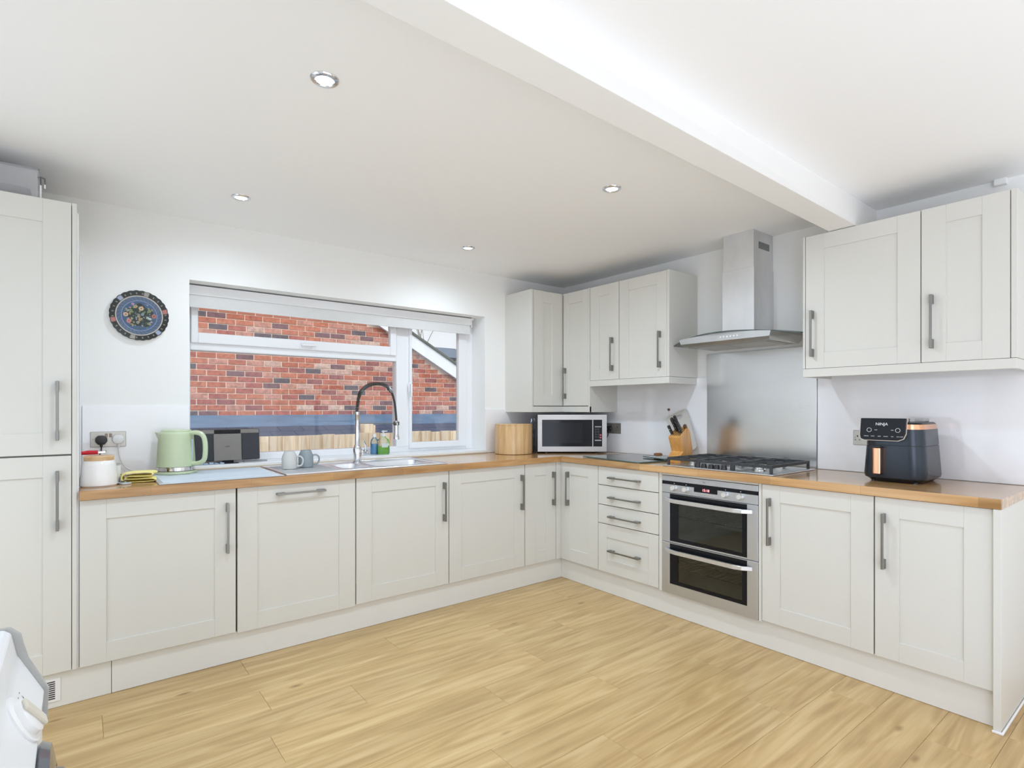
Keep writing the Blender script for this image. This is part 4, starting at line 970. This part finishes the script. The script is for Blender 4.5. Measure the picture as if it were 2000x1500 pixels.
# folded waffle cloth
b = B(); random.seed(2)
cl = thing('dish_cloth', 'folded yellow waffle cloth in front of the kettle', 'cloth', (.236, 3.205, WT))
YEL = mat('yellow_cloth', (.88, .77, .30), .9, var=.16, scale=120, bump=.6, bscale=260)
prof = [(-.062, .004), (-.030, .0028), (.020, .003), (.058, .005), (.067, .013), (.056, .020), (.020, .021), (-.034, .020), (-.048, .025), (-.036, .032), (.004, .031), (.050, .032), (.064, .041), (.052, .050), (.010, .051), (-.040, .049), (-.062, .041), (-.069, .026), (-.063, .012)]
P3 = smooth_path([Vector((a, 0, c)) for a, c in prof], 72)
rows = []
for j in range(15):
    f = j / 14; y = -.055 + .11 * f; row = []
    for i, p in enumerate(P3):
        s_ = 1 + .08 * math.sin(3 * f + i * .08); row.append(b.bm.verts.new((p.x * s_ + .004 * math.sin(f * 9), y + .004 * math.sin(i * .25), max(.0025, p.z * (1 - .12 * abs(f - .5)) + .0012 * math.sin(i * 1.9) * math.sin(j * 2.1)))))
    rows.append(row)
for A, C in zip(rows, rows[1:]):
    for i in range(len(A) - 1): b.bm.faces.new((A[i], A[i+1], C[i+1], C[i]))
co_ = obj('cloth', b, YEL, cl, True, local=True, ang=90); co_.rotation_euler = (0, 0, R(-12)); md = co_.modifiers.new('thick', 'SOLIDIFY'); md.thickness = .0024

# ------------------------------------------------------------------ decorative plate
pl = thing('wall_plate', 'hand painted blue and black floral plate hanging on the wall', 'plate', (.2635, YW - .002, 1.762))
bm = bmesh.new(); NR, NA = 56, 168; Rp = .135
random.seed(21)
flowers = [(.06, .30, .085, (.80, .52, .30)), (-.46, .02, .085, (.80, .50, .30)), (-.36, -.24, .08, (.72, .20, .25)), (.50, .02, .085, (.55, .13, .08)), (-.14, .36, .06, (.62, .50, .12)), (.28, -.06, .05, (.55, .68, .66)), (.36, -.10, .05, (.60, .72, .74)), (-.02, -.02, .05, (.62, .42, .25)), (-.22, .46, .05, (.62, .35, .6)), (.02, -.14, .06, (.55, .35, .10)), (.34, .22, .06, (.24, .36, .12)), (-.3, .18, .06, (.26, .36, .14)), (.1, .06, .05, (.3, .45, .5)), (-.06, -.27, .05, (.45, .45, .3)), (.32, -.3, .05, (.30, .36, .12))]
pts = [(random.uniform(-.55, .55), random.uniform(-.55, .55), random.uniform(.015, .035), random.choice([(.10, .18, .05), (.35, .33, .08), (.06, .12, .09), (.45, .40, .55), (.55, .30, .08), (.07, .15, .06), (.25, .40, .20)])) for _ in range(170)]
def pcol(x, y, r, a):
    if r > .805:
        seg = a / (2 * PI) * 28; fr2 = abs(seg % 1 - .5); big = (a / (2 * PI) * 6 + .25) % 1
        if abs(big - .5) < .085 and .83 < r < .97:
            return [(.62, .18, .15), (.45, .42, .36), (.42, .50, .72)][int(a / (2 * PI) * 6 + .25) % 3]
        if fr2 < .15 and .86 < r < .93: return (.38, .37, .30)
        return (.018, .024, .020)
    if r > .775: return (.75, .68, .58)
    if r > .62:
        v = math.sin(a * 23 + r * 60) * math.sin(a * 9 - r * 90)
        return (.16, .25, .30) if v > .35 else ((.10, .10, .30) if v < -.3 else (.07, .16, .28))
    if r > .595: return (.28, .40, .72)
    c = (.03, .11, .27) if r > .46 + .05 * math.sin(a * 5) else (.022, .035, .035)
    for fx_, fy_, fr3, fc in pts:
        if (x - fx_) ** 2 + (y - fy_) ** 2 < fr3 ** 2 and r < .56: c = fc
    for fx_, fy_, fr3, fc in flowers:
        d2 = math.hypot(x - fx_, y - fy_)
        if d2 < fr3: c = fc if d2 > fr3 * .3 else (.10, .08, .03)
    return c
rings = []; rc_ = []
for i in range(NR + 1):
    r = i / NR; ring = []; cc = []
    for j in range(NA):
        a = 2 * PI * j / NA; sc = 1 + (.022 * abs(math.sin(14 * a)) if r > .95 else 0); rr = r * Rp * sc * .975
        h = .004 + (.012 * max(0, (r - .6) / .4) ** 1.0 if r > .6 else 0)
        ring.append(bm.verts.new((rr * math.cos(a), -h - .003, rr * math.sin(a)))); cc.append(pcol(r * math.cos(a), r * math.sin(a), r, a))
    rings.append(ring); rc_.append(cc)
lay_ = bm.loops.layers.float_color.new('Col')
for i in range(NR):
    for j in range(NA):
        j2 = (j + 1) % NA
        if i == 0: continue
        f = bm.faces.new((rings[i][j], rings[i][j2], rings[i+1][j2], rings[i+1][j])); f.smooth = True
        for lp, (ii, jj) in zip(f.loops, ((i, j), (i, j2), (i+1, j2), (i+1, j))): lp[lay_] = (*rc_[ii][jj], 1)
f = bm.faces.new(rings[1]); 
for lp in f.loops: lp[lay_] = (.05, .08, .08, 1)
bk = [bm.verts.new((v.co.x * .97, -.002, v.co.z * .97)) for v in rings[-1]]
for j in range(NA): f = bm.faces.new((rings[-1][j], rings[-1][(j+1) % NA], bk[(j+1) % NA], bk[j]))
bm.faces.new(bk)
for v in rings[0]: bm.verts.remove(v)
me = bpy.data.meshes.new('painted_plate'); bm.to_mesh(me); bm.free()
pm = mat('plate_glaze', (.5, .5, .5), .3); t_ = pm.node_tree; at = t_.nodes.new('ShaderNodeAttribute'); at.attribute_name = 'Col'
nn = t_.nodes.new('ShaderNodeTexNoise'); nn.inputs['Scale'].default_value = 240; m2_ = t_.nodes.new('ShaderNodeMix'); m2_.data_type = 'RGBA'; m2_.blend_type = 'OVERLAY'; m2_.inputs['Factor'].default_value = .5
hp = t_.nodes.new('ShaderNodeHueSaturation'); hp.inputs['Value'].default_value = .72; hp.inputs['Saturation'].default_value = .85; t_.links.new(at.outputs['Color'], hp.inputs['Color']); t_.links.new(hp.outputs[0], m2_.inputs['A']); t_.links.new(nn.outputs['Color'], m2_.inputs['B']); t_.links.new(m2_.outputs['Result'], t_.nodes['Principled BSDF'].inputs['Base Color'])
me.materials.append(pm); po = bpy.data.objects.new('painted_plate', me); link(po, pl)
b = B(); b.tube([(-.02, -.001, .10), (0, -.001, .125), (.02, -.001, .10)], .0008, 5); obj('hanger', b, HANDLE, pl, local=True)

# ------------------------------------------------------------------ downlights
def downlight(label, x, y, power):
    t = thing('downlight', label, 'ceiling light', (x, y, ZC), 0, 'four ceiling downlights')
    b = B(); b.lathe([(.030, .002), (.028, -.003), (.031, -.007), (.041, -.006), (.0455, -.002), (.046, 0), (.046, .002)], n=40); obj('bezel', b, CHROME, t, True, local=True)
    b = B(); b.lathe([(1e-5, -.0035), (.029, -.0035), (.029, .0)], n=32); obj('lamp', b, emis('lamp_glow', (.95, .98, 1.0), 5.0), t, True, local=True)
    pl_ = bpy.data.lights.new('lamp_light', 'SPOT'); pl_.energy = power; pl_.spot_size = R(176); pl_.spot_blend = 1.0; pl_.shadow_soft_size = .06; pl_.color = (.73, .87, 1)
    lo = bpy.data.objects.new('lamp_light', pl_); lo.location = (0, 0, -.012); link(lo, t)
downlight('downlight nearest the viewpoint on the left of the ceiling', .633, 1.789, 60)
downlight('downlight in the ceiling near the window, above the plate', .653, 3.052, 24)
downlight('downlight in the ceiling in front of the hood, beside the beam', 2.045, 1.811, 66)
downlight('downlight in the ceiling above the right end of the sink', 2.047, 3.074, 34)

# ------------------------------------------------------------------ washing machine, bottom left
wm = thing('washing_machine', 'white front loading washing machine at the lower left edge', 'washing machine', (-.38, 1.03, 0))
MX0, MY0, MY1 = -.70, .73, 1.325
b = B(); b.box(MX0, -.050, MY0, MY1, .012, .735, bev=.004, seg=2)
for xx in (-.62, -.10):
    for yy in (.79, 1.27): b.lathe([(1e-5, 0), (.02, 0), (.02, .014), (1e-5, .014)], (xx, yy, 0), 12)
obj('cabinet', b, APPL, wm, True)
fp = [(MX0, .735), (-.050, .735), (-.047, .748), (-.052, .758), (-.081, .812), (-.084, .822), (-.092, .864), (-.102, .872), (MX0, .872)]
b = B(); b.prism(fp, MY0, MY1 - .004, 'Y', bev=.002); fa = obj('control_fascia', b, APPL, wm)
b = B(); b.prism([(MX0, .69), (-.043, .69), (-.0405, .750), (-.070, .812), (-.079, .858), (-.094, .8735), (MX0, .8735)], MY1 - .0035, MY1 + .006, 'Y', bev=.001); obj('side_cheek', b, GREYP, wm)
nrm = Vector((.054, 0, .029)).normalized()
dc = Vector((-.0665, 1.13, .785)); qd = nrm.to_track_quat('Z', 'Y').to_matrix().to_4x4(); Md = Matrix.Translation(dc) @ qd
b = B(); b.lathe([(.040, 0), (.040, .003), (.034, .005)], n=40, m=Md); b.lathe([(.030, .004), (.029, .013), (.026, .015), (1e-5, .0155)], n=40, m=Md); kd = obj('programme_dial', b, WHITEP, wm, True)
b = B(); b.box(-.010, .010, -.028, .028, .0145, .021, bev=.003, seg=2, m=Md @ Matrix.Rotation(R(25), 4, 'Z')); obj('grip', b, mat('dial_cream', (.66, .62, .53), .4), kd)
for i in range(6):
    m_ = Matrix.Translation(dc + Vector((-.008 + .005 * (i // 2), .055 + .020 * (i % 2), .014 - .009 * (i // 2)))) @ qd @ Matrix.Rotation(R(90), 4, 'Z')
    b = B(); b.box(-.004, .004, -.0008, .0008, 0, .0004, m=m_); b.box(-.0008, .0008, -.0028, .0028, 0, .0005, m=m_); obj('programme_mark', b, mat('print_dark', (.06, .06, .06), .4), wm)
b = B(); b.lathe([(.205, 0), (.212, .006), (.205, .018), (.175, .024), (.172, .016)], (-.050, 1.08, .535), 56, 'X'); dr_ = obj('door_ring', b, mat('door_ring_grey', (.14, .15, .17), .15, .3), wm, True)
b = B(); b.lathe([(.174, .010), (.165, .034), (.13, .040), (.06, .043), (1e-5, .044)], (-.050, 1.08, .535), 56, 'X'); obj('door_glass', b, BLACKG, dr_, True)
b = B(); b.box(-.054, -.0455, .745, .90, .748, .757, bev=.002); obj('drawer_seam', b, GREYP, fa)

# ------------------------------------------------------------------ outside
b = B(); b.box(-14, 40, 3.9, 60, -.90, -.80)
tag(obj('ground', b, mat('gravel', (.34, .33, .30), .9, var=.25, scale=20, bump=.4)), 'grey gravel ground between the houses', 'ground', kind='structure')
# fence
FY_ = 5.5
fn = thing('garden_fence', 'pale new feather-edge fence beyond the window', 'fence', (2.2, FY_, -.8))
random.seed(9); first = None; bw = .124
for i in range(36):
    x = .05 + i * bw
    if first is None:
        b = B(); b.prism([(0, -.026), (.128, -.002), (.128, .008), (0, .004)], 0, 1.805, 'Z', bev=.001)
        first = obj('fence_board', b, PINE, fn, local=True); o = first
    else: o = first.copy(); COL.objects.link(o); o.parent = fn
    o.location = (x - 2.2, -.012 + .004 * random.random(), random.uniform(-.006, .006)); o.rotation_euler = (0, R(random.uniform(-.25, .25)), 0)
b = B()
for z in (.25, .95, 1.60): b.box(-2.1, 2.35, .012, .05, z, z + .07)
obj('rail', b, PINE, fn, local=True)
b = B(); b.box(.16, .265, .0, .105, 0, 1.90, bev=.004); b.box(.272, .31, .05, .08, 0, 1.885, bev=.003); obj('fence_post', b, PINE, fn, local=True)
# neighbour's brick house
YH = 8.2
nh = thing('brick_house', 'red brick gable wall of the neighbouring house beyond the fence', 'house', (3.2, YH, -.8))
def roofz(x): return 4.60 - .5465 * x if x > .8 else 4.60 - .5465 * .8 - .5465 * (.8 - x)   # underside of the verge
MORT = mat('mortar', (.86, .70, .58), .9, var=.08, scale=40, bump=.3)
b = B(); b.prism([(-4, -.8), (7.0, -.8), (7.0, roofz(7) + .05), (.8, roofz(.8) + .05), (-4, roofz(-4) + .05)], YH + .012, YH + .25, 'Y'); obj('gable_wall', b, MORT, nh)
BR = bpy.data.materials.new('mixed_brick'); BR.use_nodes = True; t_ = BR.node_tree; bs = t_.nodes['Principled BSDF']; bs.inputs['Roughness'].default_value = .9
oi = t_.nodes.new('ShaderNodeObjectInfo'); cr = t_.nodes.new('ShaderNodeValToRGB'); cr.color_ramp.interpolation = 'CONSTANT'
cols = [(0, (.43, .135, .085)), (.18, (.48, .17, .105)), (.36, (.38, .12, .095)), (.50, (.50, .24, .185)), (.62, (.52, .33, .27)), (.70, (.29, .105, .10)), (.79, (.19, .10, .11)), (.88, (.12, .095, .11)), (.96, (.56, .40, .33))]
el = cr.color_ramp.elements; el[0].position = 0; el[0].color = (*cols[0][1], 1); el[1].position = cols[1][0]; el[1].color = (*cols[1][1], 1)
for p_, c_ in cols[2:]: e_ = el.new(p_); e_.color = (*c_, 1)
no = t_.nodes.new('ShaderNodeTexNoise'); no.inputs['Scale'].default_value = 22; no.inputs['Detail'].default_value = 5
tco = t_.nodes.new('ShaderNodeTexCoord'); ad = t_.nodes.new('ShaderNodeVectorMath'); ad.operation = 'ADD'; sc_ = t_.nodes.new('ShaderNodeVectorMath'); sc_.operation = 'SCALE'; sc_.inputs[0].default_value = (31, 17, 9)
t_.links.new(oi.outputs['Random'], sc_.inputs['Scale']); t_.links.new(tco.outputs['Object'], ad.inputs[0]); t_.links.new(sc_.outputs[0], ad.inputs[1]); t_.links.new(ad.outputs[0], no.inputs['Vector'])
mr_ = t_.nodes.new('ShaderNodeMapRange'); mr_.inputs['From Min'].default_value = .3; mr_.inputs['From Max'].default_value = .7; mr_.inputs['To Min'].default_value = .7; mr_.inputs['To Max'].default_value = 1.3
hs = t_.nodes.new('ShaderNodeHueSaturation'); t_.links.new(no.outputs['Fac'], mr_.inputs['Value']); t_.links.new(mr_.outputs[0], hs.inputs['Value'])
t_.links.new(oi.outputs['Random'], cr.inputs['Fac']); t_.links.new(cr.outputs[0], hs.inputs['Color']); t_.links.new(hs.outputs[0], bs.inputs['Base Color'])
bp_ = t_.nodes.new('ShaderNodeBump'); bp_.inputs['Strength'].default_value = .5; bp_.inputs['Distance'].default_value = .004; t_.links.new(no.outputs['Fac'], bp_.inputs['Height']); t_.links.new(bp_.outputs[0], bs.inputs['Normal'])
# brick for the joined remainder: one flat mixed colour per brick from a coarse noise
BR2 = mat('mixed_brick_far', (.45, .17, .11), .9, var=.45, scale=4, stretch=(1, 1, 3), bump=.4)
PX, PZ = .2325, .0772; z00 = 1.165
bmesh_o = None; rest = B(); cnt = 0
for k in range(-24, 46):
    z = z00 + k * PZ; off = (k % 2) * PX / 2 + (.02 if k % 3 == 0 else 0)
    for i in range(-16, 30):
        x = .3 + i * PX + off
        if z + .065 > roofz(x + .11) + .02 or x > 6.9: continue
        vis = (1.05 < x + .2 and x < 5.15 and -1 < k < 19) and (x < 5.3) and roofz(x) - .06 > z
        # hidden behind the window bars / blind from the kitchen
        if vis and z > 1.262 + (x * .6187 + YH * .7857) * .192: vis = False
        if vis and cnt < 299:
            if bmesh_o is None:
                bb_ = B(); bb_.box(0, PX - .0135, 0, .05, 0, PZ - .0135, bev=.002); bmesh_o = obj('brick', bb_, BR, nh, local=True); o = bmesh_o
            else: o = bmesh_o.copy(); COL.objects.link(o); o.parent = nh
            o.location = (x - 3.2, -.002 * random.random(), z + .8); cnt += 1
        elif -4 < x: rest.box(x, x + PX - .0135, YH, YH + .03, z, z + PZ - .0135)
obj('brickwork', rest, BR2, nh, kind='stuff')
print('BRICKS', cnt)
b = B(); x0, x1 = .8, 6.9
b.prism([(x0, roofz(x0)), (x1, roofz(x1)), (x1, roofz(x1) + .235), (x0, roofz(x0) + .235)], YH - .10, YH - .075, 'Y', bev=.002); obj('barge_board', b, mat('fascia_white', (.80, .83, .86), .4), nh)
b = B(); b.prism([(x0, roofz(x0) + .02), (x1, roofz(x1) + .02), (x1, roofz(x1) + .05), (x0, roofz(x0) + .05)], YH - .075, YH + .01, 'Y'); obj('soffit', b, UPVC, nh)
SLATE = mat('slate_tiles', (.075, .085, .11), .6, var=.2, scale=12)
b = B()
b.prism([(x0, roofz(x0) + .225), (x1 + .3, roofz(x1 + .3) + .225), (x1 + .3, roofz(x1 + .3) + .265), (x0, roofz(x0) + .265)], YH - .13, YH + 3, 'Y'); b.prism([(-4.2, roofz(-4.2) + .225), (x0, roofz(x0) + .225), (x0, roofz(x0) + .265), (-4.2, roofz(-4.2) + .265)], YH - .13, YH + 3, 'Y'); obj('roof', b, mat('verge_tiles', (.13, .14, .12), .8, var=.2), nh)
# lean-to roof with lead flashing
lt = thing('lean_to_roof', 'blue grey slate lean-to roof with lead flashing below the brick gable', 'roof', (3, 7, -.8))
LEAD = mat('lead_flashing', (.13, .27, .43), .4, .2, var=.30, scale=5, bump=.2, bscale=10)
def slope(y): return 1.022 - .255 * (7.6 - y)
b = B(); v4 = []
b.prism([(YH + .011, 1.17), (YH - .012, 1.17), (YH - .02, 1.15), (7.6, slope(7.6) + .012), (7.6, slope(7.6)), (YH + .011, slope(YH))], .2, 6.6, 'X'); obj('flashing', b, LEAD, lt)
rs = None; tw = .30
for r0 in range(4):
    yb = 7.62 - r0 * .21
    for i in range(22):
        x = .25 + i * tw + (r0 % 2) * tw / 2
        if rs is None:
            b = B(); b.box(.003, tw - .003, -.26, 0, 0, .007, bev=.001); rs = obj('slate', b, mat('slate', (.055, .09, .15), .45, var=.15, scale=6), lt, local=True); o = rs
        else: o = rs.copy(); COL.objects.link(o); o.parent = lt
        o.location = (x - 3, yb - 7, slope(yb) + .8 + .001); o.rotation_euler = (math.atan(.255) - R(1.2), 0, 0)
b = B(); b.prism([(6.2, slope(6.2) - .01), (YH, slope(YH) - .01), (YH, slope(YH) - .06), (6.2, slope(6.2) - .06)], .2, 6.8, 'X'); obj('roof_deck', b, DECKM, lt)
b = B(); b.box(.25, 6.75, 6.24, 6.34, -.8, .60); obj('lean_to_wall', b, BR2, lt)
# distant house
dh = thing('distant_house', 'grey roofed house far behind the white verge', 'house', (9.7, 16.6, -.8))
b = B(); b.box(8.4, 10.9, 15.5, 17.8, -.8, 2.90); obj('wall', b, mat('far_render', (.66, .70, .74), .8), dh)
b = B(); v = [b.bm.verts.new(p) for p in ((8.2, 15.3, 2.90), (11.1, 15.3, 2.90), (11.1, 18.0, 2.90), (8.2, 18.0, 2.90), (8.9, 16.6, 3.38), (10.48, 16.6, 3.38))]
for f in ((0, 1, 5, 4), (1, 2, 5), (2, 3, 4, 5), (3, 0, 4), (3, 2, 1, 0)): b.bm.faces.new([v[i] for i in f])
obj('roof', b, mat('far_slate', (.14, .17, .22), .6, var=.2, scale=6), dh)
b = B(); b.box(8.2, 11.1, 15.22, 15.32, 2.82, 2.91, bev=.01); obj('gutter', b, mat('gutter_black', (.05, .055, .07), .5), dh)
b = B(); b.box(9.9, 10.6, 15.46, 15.5, 1.2, 2.3); wf = obj('window', b, UPVC, dh); b = B(); b.box(9.97, 10.53, 15.44, 15.47, 1.27, 2.23); obj('pane', b, BLACKG, wf)
# trees
def tree(label, x, y, H, seed, leafc, nleaf):
    random.seed(seed); t = thing('garden_tree', label, 'tree', (x, y, -.8))
    b = B(); tips = []
    def br(p, d, L_, r, dep):
        q = p + d * L_; mid = p.lerp(q, .5) + Vector((random.uniform(-1, 1), random.uniform(-1, 1), 0)) * L_ * .06
        b.tube([p, mid, q], [r, r * .85, r * .65], 5); 
        if dep == 0: tips.append(q); tips.append(mid); return
        for _ in range(3):
            nd = (d + Vector((random.uniform(-.7, .7), random.uniform(-.7, .7), random.uniform(-.1, .6)))).normalized(); br(q, nd, L_ * random.uniform(.6, .8), r * .6, dep - 1)
    br(Vector((0, 0, 0)), Vector((0, 0, 1)), H * .36, .055, 5)
    obj('trunk', b, mat('bark', (.45, .42, .38), .9, var=.2), t, True, local=True)
    b = B()
    for _ in range(nleaf):
        p = random.choice(tips) + Vector((random.gauss(0, .22), random.gauss(0, .22), random.gauss(0, .22))); a = Vector((random.uniform(-1, 1), random.uniform(-1, 1), random.uniform(-1, 1))).normalized(); c = a.orthogonal().normalized(); s_ = random.uniform(.07, .13)
        v = [b.bm.verts.new(p + a * s_), b.bm.verts.new(p + c * s_ * .5), b.bm.verts.new(p - a * s_), b.bm.verts.new(p - c * s_ * .5)]; b.bm.faces.new(v)
    obj('foliage', b, leafc, t, local=True, kind='stuff')
tree('pale yellow green tree above the neighbour roof verge', 13.2, 24, 8.6, 4, mat('leaf_lime', (.62, .68, .25), .7, var=.2), 1600)
tree('thin bare birch tree right of the lime green tree', 16.6, 29, 8.6, 8, mat('leaf_pale', (.60, .60, .52), .7, var=.2), 500)
